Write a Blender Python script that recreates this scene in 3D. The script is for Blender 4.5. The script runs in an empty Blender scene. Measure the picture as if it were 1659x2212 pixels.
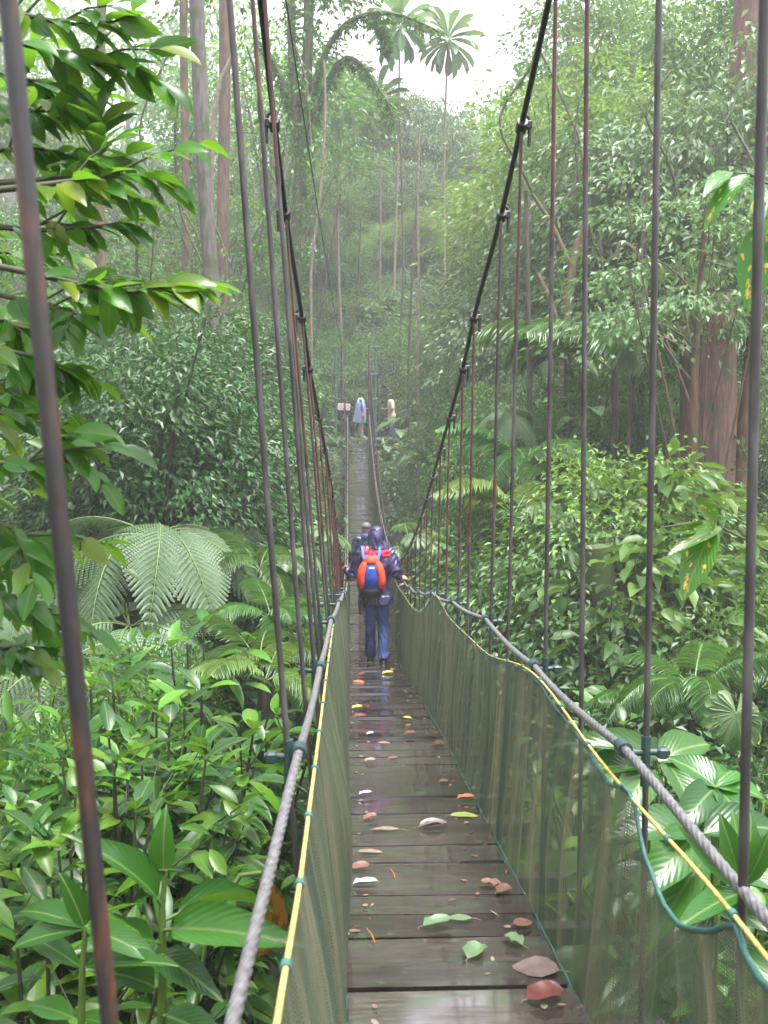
import bpy, math, random
import numpy as np
from mathutils import Vector, Matrix, Euler
rng = np.random.default_rng(11); random.seed(11)
sc = bpy.context.scene; COL = sc.collection
PI = math.pi
# ------------------------------------------------------------------ camera
FPX = 2240.0
PITCH, YAW = 6.52, 1.854
cam = bpy.data.cameras.new('camera'); camo = bpy.data.objects.new('camera', cam); COL.objects.link(camo)
camo.rotation_euler = (math.radians(90-PITCH), 0, math.radians(-YAW))
cam.lens = 36*FPX/2212; cam.sensor_width = 36; cam.clip_start = .05; cam.clip_end = 600
cam.dof.use_dof = True; cam.dof.focus_distance = 7.5; cam.dof.aperture_fstop = 9.0
sc.camera = camo
RM = Euler((math.radians(90-PITCH), 0, math.radians(-YAW))).to_matrix()
def D(px, py, Y):                                   # a point of the place seen at (px, py) at distance Y along the bridge
    d = RM @ Vector(((px-829.5)/FPX, -(py-1106)/FPX, -1))
    return d*(Y/d.y)
# ------------------------------------------------------------------ helpers
def interp(xs, ys):
    xs = np.array(xs, float); ys = np.array(ys, float)
    h = np.diff(xs); dl = np.diff(ys)/h; m = np.zeros_like(ys)
    m[0], m[-1] = dl[0], dl[-1]
    for i in range(1, len(xs)-1): m[i] = (dl[i-1]*h[i]+dl[i]*h[i-1])/(h[i]+h[i-1])
    def f(x):
        x = np.asarray(x, float); i = np.clip(np.searchsorted(xs, x)-1, 0, len(h)-1)
        t = np.clip((x-xs[i])/h[i], 0, 1); H = h[i]
        r = (1+2*t)*(1-t)**2*ys[i]+t*(1-t)**2*H*m[i]+t*t*(3-2*t)*ys[i+1]+t*t*(t-1)*H*m[i+1]
        return r + np.where(x < xs[0], (x-xs[0])*m[0], 0) + np.where(x > xs[-1], (x-xs[-1])*m[-1], 0)
    return f
def tag(o, label=None, cat=None, group=None, kind=None):
    if label: o['label'] = label
    if cat: o['category'] = cat
    if group: o['group'] = group
    if kind: o['kind'] = kind
    return o
def empty(name, loc=(0, 0, 0), rz=0, scale=1):
    o = bpy.data.objects.new(name, None); COL.objects.link(o)
    o.location = loc; o.rotation_euler = (0, 0, rz); o.scale = (scale,)*3; o.empty_display_size = .1
    return o
def put(name, me, parent=None, loc=(0, 0, 0)):
    o = bpy.data.objects.new(name, me); COL.objects.link(o); o.location = loc
    if parent: o.parent = parent
    return o
def nrm(a):
    a = np.asarray(a, float); return a/np.maximum(np.linalg.norm(a, axis=-1, keepdims=True), 1e-9)
class MB:                                           # gathers pieces and makes ONE mesh
    def __init__(s): s.p = []; s.n = 0
    def add(s, V, F, mi=0, uv=None, smooth=True):
        V = np.asarray(V, float).reshape(-1, 3); F = np.asarray(F, int)
        s.p.append((V, F+s.n, mi, uv, smooth)); s.n += len(V); return s
    def mesh(s, name, mats):
        V = np.concatenate([p[0] for p in s.p]); me = bpy.data.meshes.new(name)
        me.vertices.add(len(V)); me.vertices.foreach_set('co', V.ravel())
        tot = np.concatenate([np.full(len(p[1]), p[1].shape[1]) for p in s.p])
        idx = np.concatenate([p[1].ravel() for p in s.p])
        me.loops.add(len(idx)); me.loops.foreach_set('vertex_index', idx.astype(np.int32))
        me.polygons.add(len(tot)); st = np.concatenate([[0], np.cumsum(tot)[:-1]])
        me.polygons.foreach_set('loop_start', st.astype(np.int32))
        me.polygons.foreach_set('material_index', np.concatenate([np.full(len(p[1]), p[2]) for p in s.p]).astype(np.int32))
        me.polygons.foreach_set('use_smooth', np.concatenate([np.full(len(p[1]), p[4]) for p in s.p]))
        if any(p[3] is not None for p in s.p):
            u = np.concatenate([(p[3] if p[3] is not None else np.zeros((p[1].size, 2))) for p in s.p])
            l = me.uv_layers.new(name='UVMap'); l.data.foreach_set('uv', u.astype(np.float32).ravel())
        me.update(calc_edges=True)
        for m in (mats if isinstance(mats, (list, tuple)) else [mats]): me.materials.append(m)
        return me
    def build(s, name, mats, parent=None, loc=(0, 0, 0)): return put(name, s.mesh(name, mats), parent, loc)
    # shapes
    def tube(s, pts, rad, seg=8, mi=0, cap=True, ell=None, lobes=0, pitch=.15):
        P = np.array([list(p) for p in pts], float); n = len(P)
        R = np.full(n, rad, float) if np.isscalar(rad) else np.asarray(rad, float)
        T = nrm(np.gradient(P, axis=0)); a = np.array([0, 0, 1.0]) if abs(T[0][2]) < .9 else np.array([1.0, 0, 0])
        N = np.zeros_like(T); v = nrm(np.cross(T[0], a))
        for i in range(n):
            v = nrm(v-T[i]*v.dot(T[i])); N[i] = v
        B = np.cross(T, N); th = np.arange(seg)*2*PI/seg
        if lobes:
            L = np.concatenate([[0], np.cumsum(np.linalg.norm(np.diff(P, axis=0), axis=1))])
            tw = L/pitch*2*PI; prof = 1-.16*(np.abs(np.sin(th*lobes/2))**.0+0)*(1-np.abs(np.sin(th*lobes/2)))**1.2
            A = th[None]+tw[:, None]; RR = R[:, None]*prof[None]
        else: A = np.repeat(th[None], n, 0); RR = np.repeat(R[:, None], seg, 1)
        V = P[:, None]+RR[..., None]*(np.cos(A)[..., None]*N[:, None]+np.sin(A)[..., None]*B[:, None])
        i = np.arange(n-1)[:, None]*seg; j = np.arange(seg)[None]; k = (j+1) % seg
        F = np.stack([i+j, i+k, i+seg+k, i+seg+j], -1).reshape(-1, 4)
        s.add(V, F, mi)
        if cap:
            s.add(np.concatenate([V[0], V[-1]]), np.array([list(range(seg))[::-1]]), mi, smooth=False)
            s.p[-1] = (s.p[-1][0], np.array([list(range(seg))[::-1], list(range(seg, 2*seg))])+s.n-2*seg, mi, None, False)
        return s
    def box(s, c, d, mi=0, rot=None, taper=1, bev=0):
        c = np.array(c, float); h = np.array(d, float)/2
        if bev:
            V = []
            for z, k in ((-1, 1-bev/h[2]), (1, 1-bev/h[2])): pass
            b = min(bev, *(h*.9)); rings = [(-h[2], b), (-h[2]+b, 0), (h[2]-b, 0), (h[2], b)]
            for z, ins in rings:
                x, y = h[0]-ins, h[1]-ins; V += [(-x, -y+b, z), (-x+b, -y, z), (x-b, -y, z), (x, -y+b, z), (x, y-b, z), (x-b, y, z), (-x+b, y, z), (-x, y-b, z)]
            V = np.array(V); F = []
            for r in range(3):
                for j in range(8): F.append((r*8+j, r*8+(j+1) % 8, r*8+8+(j+1) % 8, r*8+8+j))
            if rot is not None: V = V@np.array(rot.to_matrix()).T
            s.add(V+c, F, mi, smooth=False); n = s.n-32
            s.p.append((np.zeros((0, 3)), np.array([list(range(7, -1, -1)), list(range(24, 32))])+n, mi, None, False)); return s
        V = np.array([(x, y, z) for z in (-1, 1) for x, y in ((-1, -1), (1, -1), (1, 1), (-1, 1))], float)*h
        V[4:, :2] *= taper
        if rot is not None: V = V@np.array(rot.to_matrix()).T
        return s.add(V+c, [(3, 2, 1, 0), (4, 5, 6, 7), (0, 1, 5, 4), (1, 2, 6, 5), (2, 3, 7, 6), (3, 0, 4, 7)], mi, smooth=False)
    def loft(s, rings, seg=14, mi=0):               # rings: (centre, rx, ry, axis_u, axis_v)
        V = []; th = np.arange(seg)*2*PI/seg
        for r in rings:
            c, rx, ry = np.array(list(r[0]), float), r[1], r[2]
            u = np.array(r[3] if len(r) > 3 else (1, 0, 0), float); v = np.array(r[4] if len(r) > 4 else (0, 1, 0), float)
            V.append(c+rx*np.cos(th)[:, None]*u+ry*np.sin(th)[:, None]*v)
        n = len(rings); V = np.array(V)
        i = np.arange(n-1)[:, None]*seg; j = np.arange(seg)[None]; k = (j+1) % seg
        F = np.stack([i+j, i+k, i+seg+k, i+seg+j], -1).reshape(-1, 4); n0 = s.n
        s.add(V, F, mi)
        s.p.append((np.zeros((0, 3)), np.array([list(range(seg))[::-1], list(range((n-1)*seg, n*seg))])+n0, mi, None, True)); return s
    def leaves(s, T, pos, dr, up, L, W, mi=0):
        pos = np.asarray(pos, float).reshape(-1, 3); n = len(pos)
        dr = nrm(np.broadcast_to(dr, (n, 3))); sd = nrm(np.cross(dr, np.broadcast_to(up, (n, 3)))); nn = np.cross(sd, dr)
        L = np.broadcast_to(L, n).astype(float)[:, None, None]; W = np.broadcast_to(W, n).astype(float)[:, None, None]
        v, F, uv = T; k = len(v)
        V = pos[:, None]+L*(v[None, :, :1]*dr[:, None]+v[None, :, 2:]*nn[:, None])+W*v[None, :, 1:2]*sd[:, None]
        FF = (F[None]+(np.arange(n)*k)[:, None, None]).reshape(-1, F.shape[1])
        U = np.broadcast_to(uv[F.ravel()][None], (n, F.size, 2)).reshape(-1, 2)
        return s.add(V.reshape(-1, 3), FF, mi, uv=U, smooth=k > 4)
def leaf_template(us, ws, fold=.12, droop=.15, wave=0):
    # base point, stations (left, mid, right), tip
    V = [(0, 0, 0)]; 
    for u, w in zip(us, ws):
        z = -droop*u*u
        V += [(u, -.5*w, z+fold*w*.5+wave*math.sin(u*17)), (u, 0, z), (u, .5*w, z+fold*w*.5-wave*math.sin(u*17+1))]
    V.append((1, 0, -droop*1.05)); n = len(us); F = [(0, 2, 1), (0, 3, 2)]
    for i in range(n-1):
        a = 1+3*i
        F += [(a, a+1, a+4), (a, a+4, a+3), (a+1, a+2, a+5), (a+1, a+5, a+4)]
    a = 1+3*(n-1); F += [(a, a+1, 3*n+1), (a+1, a+2, 3*n+1)]
    V = np.array(V, float); uv = np.stack([V[:, 1]+.5, V[:, 0]], -1)
    return V, np.array(F), uv
LO = (np.array([(0, 0, 0), (.45, -.5, .08), (1, 0, -.12), (.45, .5, .08)], float), np.array([(0, 2, 1), (0, 3, 2)]),
      np.array([(.5, 0), (0, .45), (.5, 1), (1, .45)], float))
MID = leaf_template((.3, .66), (.92, .85), .3, .22)
HI = leaf_template((.1, .28, .5, .72, .9), (.4, .85, 1, .8, .36), .14, .26)
HIW = leaf_template((.06, .2, .35, .5, .65, .8, .92), (.35, .8, .98, 1, .85, .58, .25), .3, .45, .012)
STRAP = leaf_template((.1, .4, .75), (.55, 1, .8), .35, .35)
PADDLE = leaf_template((.25, .5, .75, .93), (.35, .65, 1, .8), .25, .35)
# ------------------------------------------------------------------ materials
def N(nt, t, **kw):
    n = nt.nodes.new(t)
    for k, v in kw.items():
        if k in n.inputs.keys(): n.inputs[k].default_value = v
        else: setattr(n, k, v)
    return n
def newmat(name):
    m = bpy.data.materials.new(name); m.use_nodes = True; nt = m.node_tree
    return m, nt, nt.nodes['Principled BSDF'], nt.nodes['Material Output']
def ramp(nt, src, stops):
    r = nt.nodes.new('ShaderNodeValToRGB'); e = r.color_ramp.elements
    while len(e) > 1: e.remove(e[-1])
    for i, (p, c) in enumerate(stops):
        el = e[0] if i == 0 else e.new(p)
        el.position = p; el.color = (*c, 1) if len(c) == 3 else c
    nt.links.new(src, r.inputs[0]); return r.outputs[0]
def noise(nt, scale, detail=4, vec=None, stretch=None, rough=.55, coord='Object'):
    tc = nt.nodes.new('ShaderNodeTexCoord'); v = tc.outputs[coord] if vec is None else vec
    if stretch:
        mp = nt.nodes.new('ShaderNodeMapping'); mp.inputs['Scale'].default_value = stretch; nt.links.new(v, mp.inputs[0]); v = mp.outputs[0]
    n = N(nt, 'ShaderNodeTexNoise', Scale=scale, Detail=detail, Roughness=rough); nt.links.new(v, n.inputs['Vector']); return n.outputs[0]
def mixc(nt, fac, a, b, bt='MIX'):
    m = nt.nodes.new('ShaderNodeMix'); m.data_type = 'RGBA'; m.blend_type = bt
    for i, v in ((0, fac), (6, a), (7, b)):
        if hasattr(v, 'is_linked') or isinstance(v, bpy.types.NodeSocket): nt.links.new(v, m.inputs[i])
        else: m.inputs[i].default_value = v if i == 0 else (*v, 1)
    return m.outputs[2]
def bump(nt, b, h, st=.3, dist=.01):
    n = N(nt, 'ShaderNodeBump', Strength=st, Distance=dist); nt.links.new(h, n.inputs['Height']); nt.links.new(n.outputs[0], b.inputs['Normal'])
def maprange(nt, v, a, b, c, d):
    m = nt.nodes.new('ShaderNodeMapRange'); nt.links.new(v, m.inputs[0])
    for i, x in enumerate((a, b, c, d)): m.inputs[i+1].default_value = x
    return m.outputs[0]
def simple(name, stops, scale=8, rough=.5, metal=0, stretch=None, bst=.2, bdist=.004, spec=.5, detail=5):
    m, nt, b, o = newmat(name); n = noise(nt, scale, detail, stretch=stretch)
    nt.links.new(ramp(nt, n, stops), b.inputs['Base Color'])
    if isinstance(rough, tuple): nt.links.new(maprange(nt, noise(nt, scale*.7, 3, stretch=stretch), .35, .65, *rough), b.inputs['Roughness'])
    else: b.inputs['Roughness'].default_value = rough
    b.inputs['Metallic'].default_value = metal; b.inputs['Specular IOR Level'].default_value = spec
    if bst: bump(nt, b, n, bst, bdist)
    return m
def leafmat(name, cols, rough=.32, trans=.35, tcol=(.16, .28, .02), vein=0, spec=.5, spots=None, var=.35):
    m, nt, b, o = newmat(name); L = nt.links
    g = nt.nodes.new('ShaderNodeNewGeometry'); c = ramp(nt, g.outputs['Random Per Island'], [(i/max(1, len(cols)-1), k) for i, k in enumerate(cols)])
    oi = nt.nodes.new('ShaderNodeObjectInfo'); hs = nt.nodes.new('ShaderNodeHueSaturation')
    L.new(maprange(nt, oi.outputs['Random'], 0, 1, 1-var, 1+var), hs.inputs['Value']); L.new(maprange(nt, oi.outputs['Random'], 0, 1, .485, .515), hs.inputs['Hue']); L.new(c, hs.inputs['Color']); c = hs.outputs[0]
    uv = nt.nodes.new('ShaderNodeUVMap'); sx = nt.nodes.new('ShaderNodeSeparateXYZ'); L.new(uv.outputs[0], sx.inputs[0])
    if vein:
        a = N(nt, 'ShaderNodeMath', operation='SUBTRACT'); L.new(sx.outputs[0], a.inputs[0]); a.inputs[1].default_value = .5
        a2 = N(nt, 'ShaderNodeMath', operation='ABSOLUTE'); L.new(a.outputs[0], a2.inputs[0])
        f = maprange(nt, a2.outputs[0], .012, .05, vein, 0); c = mixc(nt, f, c, (.16, .24, .07))
        if vein > .5:   # side veins as relief
            w = N(nt, 'ShaderNodeMath', operation='MULTIPLY_ADD'); L.new(a2.outputs[0], w.inputs[0]); w.inputs[1].default_value = -1.0; L.new(sx.outputs[1], w.inputs[2])
            sn = N(nt, 'ShaderNodeMath', operation='SINE'); mm = N(nt, 'ShaderNodeMath', operation='MULTIPLY'); L.new(w.outputs[0], mm.inputs[0]); mm.inputs[1].default_value = 62; L.new(mm.outputs[0], sn.inputs[0])
            bump(nt, b, sn.outputs[0], .14, .003)
    if spots:
        n = noise(nt, spots[0], 3, vec=None if len(spots) > 3 else uv.outputs[0]); c = mixc(nt, maprange(nt, n, spots[1], spots[1]+.04, 0, 1), c, spots[2])
    L.new(c, b.inputs['Base Color']); b.inputs['Roughness'].default_value = rough; b.inputs['Specular IOR Level'].default_value = spec
    t = nt.nodes.new('ShaderNodeBsdfTranslucent'); L.new(mixc(nt, .55, c, tcol), t.inputs[0])
    ms = nt.nodes.new('ShaderNodeMixShader'); ms.inputs[0].default_value = trans
    L.new(b.outputs[0], ms.inputs[1]); L.new(t.outputs[0], ms.inputs[2]); L.new(ms.outputs[0], o.inputs[0])
    return m
M = {}
M['leaf_near'] = leafmat('leaf_near', [(.025, .085, .008), (.045, .15, .01), (.085, .23, .014), (.03, .1, .01), (.04, .13, .01), (.2, .24, .02)], .25, .48, (.2, .42, .02), vein=.5, var=.12, spots=(26, .68, (.16, .13, .03), 1))
M['leaf_shrub'] = leafmat('leaf_shrub', [(.010, .042, .006), (.02, .078, .009), (.10, .23, .012), (.02, .075, .008), (.036, .12, .01), (.012, .05, .008)], .3, .34, (.14, .3, .012), vein=.5, var=.25, spec=.35, spots=(20, .7, (.10, .08, .02), 1))
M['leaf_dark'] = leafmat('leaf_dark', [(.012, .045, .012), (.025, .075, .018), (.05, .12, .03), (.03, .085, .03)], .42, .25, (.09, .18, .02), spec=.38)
M['leaf_mid'] = leafmat('leaf_mid', [(.03, .085, .013), (.052, .14, .02), (.1, .2, .03), (.066, .165, .026), (.042, .115, .018)], .42, .4, (.13, .24, .02), spec=.4)
M['leaf_pale'] = leafmat('leaf_pale', [(.05, .11, .035), (.08, .155, .05), (.13, .21, .08), (.065, .14, .042)], .42, .38, (.14, .22, .05))
M['leaf_yellow'] = leafmat('leaf_yellow', [(.075, .16, .025), (.12, .22, .032), (.18, .27, .042), (.09, .19, .028)], .42, .45, (.2, .34, .03))
M['leaf_fern'] = leafmat('leaf_fern', [(.055, .115, .045), (.075, .14, .06), (.095, .155, .07)], .48, .25, (.11, .18, .04), var=.15)
M['leaf_palm'] = leafmat('leaf_palm', [(.035, .10, .02), (.05, .13, .025), (.08, .17, .035)], .35, .3, (.14, .26, .03), var=.2)
M['leaf_gold'] = leafmat('leaf_gold', [(.11, .2, .045), (.16, .25, .06), (.09, .18, .04)], .4, .35, (.24, .3, .03), var=.1)
M['leaf_big'] = leafmat('leaf_big', [(.012, .05, .007), (.022, .085, .01), (.042, .135, .015)], .24, .33, (.16, .36, .02), vein=.7, var=.15)
M['leaf_spot'] = leafmat('leaf_spot', [(.03, .13, .01), (.045, .16, .012)], .25, .35, (.14, .34, .015), vein=.6, var=.1, spots=(5.5, .6, (.62, .38, .07)))
def barkmat(name, a, b_, moss=None, mossT=.5, sc_=6, rough=.75):
    m, nt, b, o = newmat(name); n = noise(nt, sc_, 6, stretch=(3, 3, .5)); c = ramp(nt, n, [(.3, a), (.7, b_)])
    if moss: c = mixc(nt, maprange(nt, noise(nt, 2.2, 4), mossT-.06, mossT+.08, 0, 1), c, moss)
    nt.links.new(c, b.inputs['Base Color']); b.inputs['Roughness'].default_value = rough; bump(nt, b, n, .7, .02); return m
M['bark'] = barkmat('bark', (.03, .022, .017), (.10, .08, .06), (.04, .055, .018), .52)
M['bark_red'] = barkmat('bark_red', (.05, .032, .026), (.16, .09, .068), (.05, .06, .03), .6)
M['bark_grey'] = barkmat('bark_grey', (.05, .046, .042), (.15, .135, .12), (.05, .065, .025), .56)
M['bark_moss'] = barkmat('bark_moss', (.035, .032, .018), (.09, .085, .04), (.05, .075, .018), .46)
M['bark_brown'] = barkmat('bark_brown', (.045, .025, .018), (.17, .095, .06), (.04, .055, .02), .58)
M['twig'] = simple('twig', [(.3, (.025, .03, .012)), (.7, (.06, .055, .03))], 20, .6)
M['stalk'] = simple('stalk', [(.3, (.05, .10, .015)), (.7, (.10, .16, .03))], 12, .45)
M['liana'] = simple('liana', [(.3, (.10, .08, .05)), (.7, (.24, .20, .15))], 14, .6)
M['soil'] = simple('soil', [(.3, (.012, .011, .007)), (.55, (.03, .026, .014)), (.75, (.025, .035, .012))], 1.4, .85, bst=.6, bdist=.05)
M['steel'] = simple('steel', [(.3, (.028, .025, .023)), (.5, (.055, .051, .048)), (.72, (.11, .105, .102))], 30, .5, .2, stretch=(1, 1, .25))
M['steel_dark'] = simple('steel_dark', [(.35, (.012, .012, .013)), (.65, (.04, .036, .034))], 40, .4, .3)
M['green_steel'] = simple('green_steel', [(.3, (.05, .10, .085)), (.7, (.10, .17, .14))], 18, .5)
M['rope_wire'] = simple('rope_wire', [(.3, (.08, .077, .08)), (.7, (.18, .175, .18))], 60, .5, .25)
M['rope_yellow'] = simple('rope_yellow', [(.3, (.22, .15, .04)), (.5, (.4, .29, .08)), (.7, (.52, .4, .14))], 70, .8)
M['clamp'] = simple('clamp', [(.3, (.012, .03, .028)), (.7, (.03, .065, .058))], 40, .45)
M['teal_cord'] = simple('teal_cord', [(.3, (.02, .075, .065)), (.7, (.05, .15, .125))], 60, .5)
M['concrete'] = simple('concrete', [(.3, (.03, .03, .025)), (.7, (.09, .085, .07))], 5, .7)
M['rock'] = simple('rock', [(.3, (.045, .042, .05)), (.6, (.11, .105, .12)), (.8, (.06, .07, .04))], 3, (.3, .7), bst=.6, bdist=.05)
def rustmat():
    m, nt, b, o = newmat('rust_rod'); n = noise(nt, 26, 6, stretch=(1, 1, .22)); n2 = noise(nt, 120, 3, stretch=(1, 1, .3))
    c = ramp(nt, n, [(.38, (.02, .02, .022)), (.49, (.035, .026, .023)), (.57, (.1, .04, .022)), (.7, (.26, .1, .05))])
    c = mixc(nt, maprange(nt, n2, .5, .7, 0, .6), c, (.02, .014, .012))
    nt.links.new(c, b.inputs['Base Color']); b.inputs['Roughness'].default_value = .42; bump(nt, b, n2, .3, .002); return m
M['rust'] = rustmat()
M['rust_red'] = simple('rust_red', [(.35, (.02, .009, .008)), (.55, (.075, .022, .016)), (.75, (.13, .05, .03))], 35, .5, stretch=(1, 1, .2))
def woodmat():
    m, nt, b, o = newmat('wet_wood'); L = nt.links
    g = nt.nodes.new('ShaderNodeNewGeometry')
    grain = noise(nt, 9, 6, stretch=(1, 9, 1)); base = ramp(nt, grain, [(.3, (.024, .019, .018)), (.5, (.042, .034, .032)), (.72, (.072, .062, .06))])
    pl = ramp(nt, g.outputs['Random Per Island'], [(0, (.55, .5, .47)), (.5, (.95, .9, .86)), (1, (1.25, 1.2, 1.15))])
    base = mixc(nt, 1, base, pl, 'MULTIPLY')
    al = maprange(nt, noise(nt, 5, 5, stretch=(.8, 1.6, 1)), .56, .68, 0, .55); base = mixc(nt, al, base, (.055, .085, .05))
    al2 = maprange(nt, noise(nt, 22, 4), .68, .74, 0, .6); base = mixc(nt, al2, base, (.10, .19, .12))
    L.new(base, b.inputs['Base Color'])
    wet = noise(nt, 3.5, 4, stretch=(1, 2.5, 1)); L.new(maprange(nt, wet, .42, .6, .07, .24), b.inputs['Roughness'])
    b.inputs['Specular IOR Level'].default_value = .8; L.new(maprange(nt, wet, .4, .62, 1, .35), b.inputs['Coat Weight']); b.inputs['Coat Roughness'].default_value = .07; b.inputs['Coat IOR'].default_value = 1.6; mu = N(nt, 'ShaderNodeMath', operation='MULTIPLY'); L.new(grain, mu.inputs[0]); L.new(maprange(nt, wet, .42, .58, .05, 1), mu.inputs[1]); bump(nt, b, mu.outputs[0], .2, .003); return m
M['wood'] = woodmat()
def netmat():
    m, nt, b, o = newmat('shade_net'); L = nt.links
    st = noise(nt, 4, 3, stretch=(1, 3.2, .16)); c = ramp(nt, st, [(.3, (.048, .074, .045)), (.46, (.08, .1, .06)), (.6, (.125, .13, .08)), (.78, (.19, .18, .115))])
    L.new(c, b.inputs['Base Color']); b.inputs['Roughness'].default_value = .6
    # open weave: small holes between the threads
    tc = nt.nodes.new('ShaderNodeTexCoord'); sx = nt.nodes.new('ShaderNodeSeparateXYZ'); L.new(tc.outputs['Object'], sx.inputs[0])
    def wave(s):
        a = N(nt, 'ShaderNodeMath', operation='MULTIPLY'); L.new(s, a.inputs[0]); a.inputs[1].default_value = 2*PI/.0075
        q = N(nt, 'ShaderNodeMath', operation='SINE'); L.new(a.outputs[0], q.inputs[0]); return q.outputs[0]
    mx = N(nt, 'ShaderNodeMath', operation='MAXIMUM'); L.new(wave(sx.outputs[1]), mx.inputs[0]); L.new(wave(sx.outputs[2]), mx.inputs[1])
    op = maprange(nt, mx.outputs[0], .05, .5, .53, .92)
    dn = maprange(nt, noise(nt, 2.4, 4, stretch=(1, 3, .3)), .35, .65, -.14, .2); ad = N(nt, 'ShaderNodeMath', operation='ADD', use_clamp=True); L.new(op, ad.inputs[0]); L.new(dn, ad.inputs[1])
    tr = nt.nodes.new('ShaderNodeBsdfTransparent'); tl = nt.nodes.new('ShaderNodeBsdfTranslucent'); L.new(c, tl.inputs[0])
    m1 = nt.nodes.new('ShaderNodeMixShader'); m1.inputs[0].default_value = .35; L.new(b.outputs[0], m1.inputs[1]); L.new(tl.outputs[0], m1.inputs[2])
    m2 = nt.nodes.new('ShaderNodeMixShader'); L.new(ad.outputs[0], m2.inputs[0]); L.new(tr.outputs[0], m2.inputs[1]); L.new(m1.outputs[0], m2.inputs[2])
    L.new(m2.outputs[0], o.inputs[0]); return m
M['net'] = netmat()
EXPOSURE, HAZE = 2.5, .0019
# ------------------------------------------------------------------ light, sky, haze
w = bpy.data.worlds.new('World'); sc.world = w; w.use_nodes = True; nt = w.node_tree
bg = nt.nodes['Background']; sky = nt.nodes.new('ShaderNodeTexSky'); sky.sky_type = 'NISHITA'; sky.sun_disc = False
SUN_EL, SUN_ROT = math.radians(78), math.radians(120)
sky.sun_elevation = SUN_EL; sky.sun_rotation = SUN_ROT; sky.air_density = 1; sky.dust_density = 4
bw = nt.nodes.new('ShaderNodeRGBToBW'); nt.links.new(sky.outputs[0], bw.inputs[0])
cloud = nt.nodes.new('ShaderNodeVectorMath'); cloud.operation = 'SCALE'; cloud.inputs[0].default_value = (1.0, 1.0, 1.04); nt.links.new(bw.outputs[0], cloud.inputs['Scale'])
mx = nt.nodes.new('ShaderNodeMix'); mx.data_type = 'RGBA'; mx.inputs[0].default_value = .9
nt.links.new(sky.outputs[0], mx.inputs[6]); nt.links.new(cloud.outputs[0], mx.inputs[7]); nt.links.new(mx.outputs[2], bg.inputs[0]); bg.inputs[1].default_value = .15
sd = bpy.data.lights.new('sun', 'SUN'); sd.energy = 1.5; sd.angle = math.radians(25); sd.color = (1, .97, .92)
so = bpy.data.objects.new('sun', sd); COL.objects.link(so)
sdir = Vector((math.sin(SUN_ROT)*math.cos(SUN_EL), math.cos(SUN_ROT)*math.cos(SUN_EL), math.sin(SUN_EL)))
so.rotation_euler = sdir.to_track_quat('Z', 'Y').to_euler(); so.location = (0, 10, 40)
sc.view_settings.view_transform = 'Standard'; sc.view_settings.look = 'None'; sc.view_settings.exposure = EXPOSURE
sc.view_settings.gamma = 1
cy = sc.cycles; cy.max_bounces = 7; cy.diffuse_bounces = 5; cy.glossy_bounces = 2; cy.transmission_bounces = 4; cy.transparent_max_bounces = 12
cy.volume_bounces = 3; cy.use_denoising = True; cy.sample_clamp_indirect = 8; cy.caustics_reflective = False; cy.caustics_refractive = False
if HAZE:
    hm = bpy.data.materials.new('haze_air'); hm.use_nodes = True; hn = hm.node_tree; hn.nodes.remove(hn.nodes['Principled BSDF'])
    pv = hn.nodes.new('ShaderNodeVolumePrincipled'); pv.inputs['Color'].default_value = (.97, .97, 1, 1); pv.inputs['Density'].default_value = HAZE; pv.inputs['Anisotropy'].default_value = 0
    hn.links.new(pv.outputs[0], hn.nodes['Material Output'].inputs['Volume'])
    tag(MB().box((0, 45, 14), (240, 200, 62)).build('haze', hm), 'pale rain mist filling the ravine between the trees', 'haze', kind='stuff')
# ------------------------------------------------------------------ ground
gp = interp([-60, -6, 0, 3, 8, 14, 19, 25, 30, 34.5, 37, 41, 46, 52, 58, 66, 80, 110, 145], [4, -1.0, -1.75, -2.9, -4.8, -6.2, -6.6, -6, -4.6, -2.6, -1.72, -1.7, 1.2, 4.2, 6.2, 7, 7, 7.5, 8])
def ground(x, y):
    x = np.asarray(x, float); y = np.asarray(y, float); base = gp(y)
    ax = np.where(x < .3, .3-x, x-.3)
    win = np.clip((y-5)/8, 0, 1); rise = np.maximum(0, ax-2.2)
    left = np.where(x < .3, 1.0, .72)
    side = win*left*(.62*np.minimum(rise, 9)+.28*np.maximum(rise-9, 0)*np.clip((90-rise)/60, 0, 1))
    pad = np.exp(-((x-1.2)/3.2)**4-((y-39)/2.6)**4)
    h = base+side*(1-.9*pad)
    bumps = .22*np.sin(x*1.7+.6*y)+.2*np.sin(y*1.3-.9*x+1)+.12*np.sin(3.1*x+2.2*y)
    return h+bumps*(1-pad)*np.clip(ax/2, .3, 1)
def axis(a, b, core, st, big):
    out = [a]
    while out[-1] < b: out.append(out[-1]+(st if core[0] < out[-1] < core[1] else big))
    return np.array(out)
gx = axis(-100, 100, (-22, 22), .5, 4); gy = axis(-45, 140, (-4, 62), .5, 4)
X, Y = np.meshgrid(gx, gy); Z = ground(X, Y); nx, ny = len(gx), len(gy)
i = np.arange(ny-1)[:, None]*nx; j = np.arange(nx-1)[None]
tag(MB().add(np.stack([X, Y, Z], -1), np.stack([i+j, i+j+1, i+nx+j+1, i+nx+j], -1).reshape(-1, 4)).build('ground', M['soil']), 'dark wet soil of the forested ravine', 'ground', kind='structure')
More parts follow.
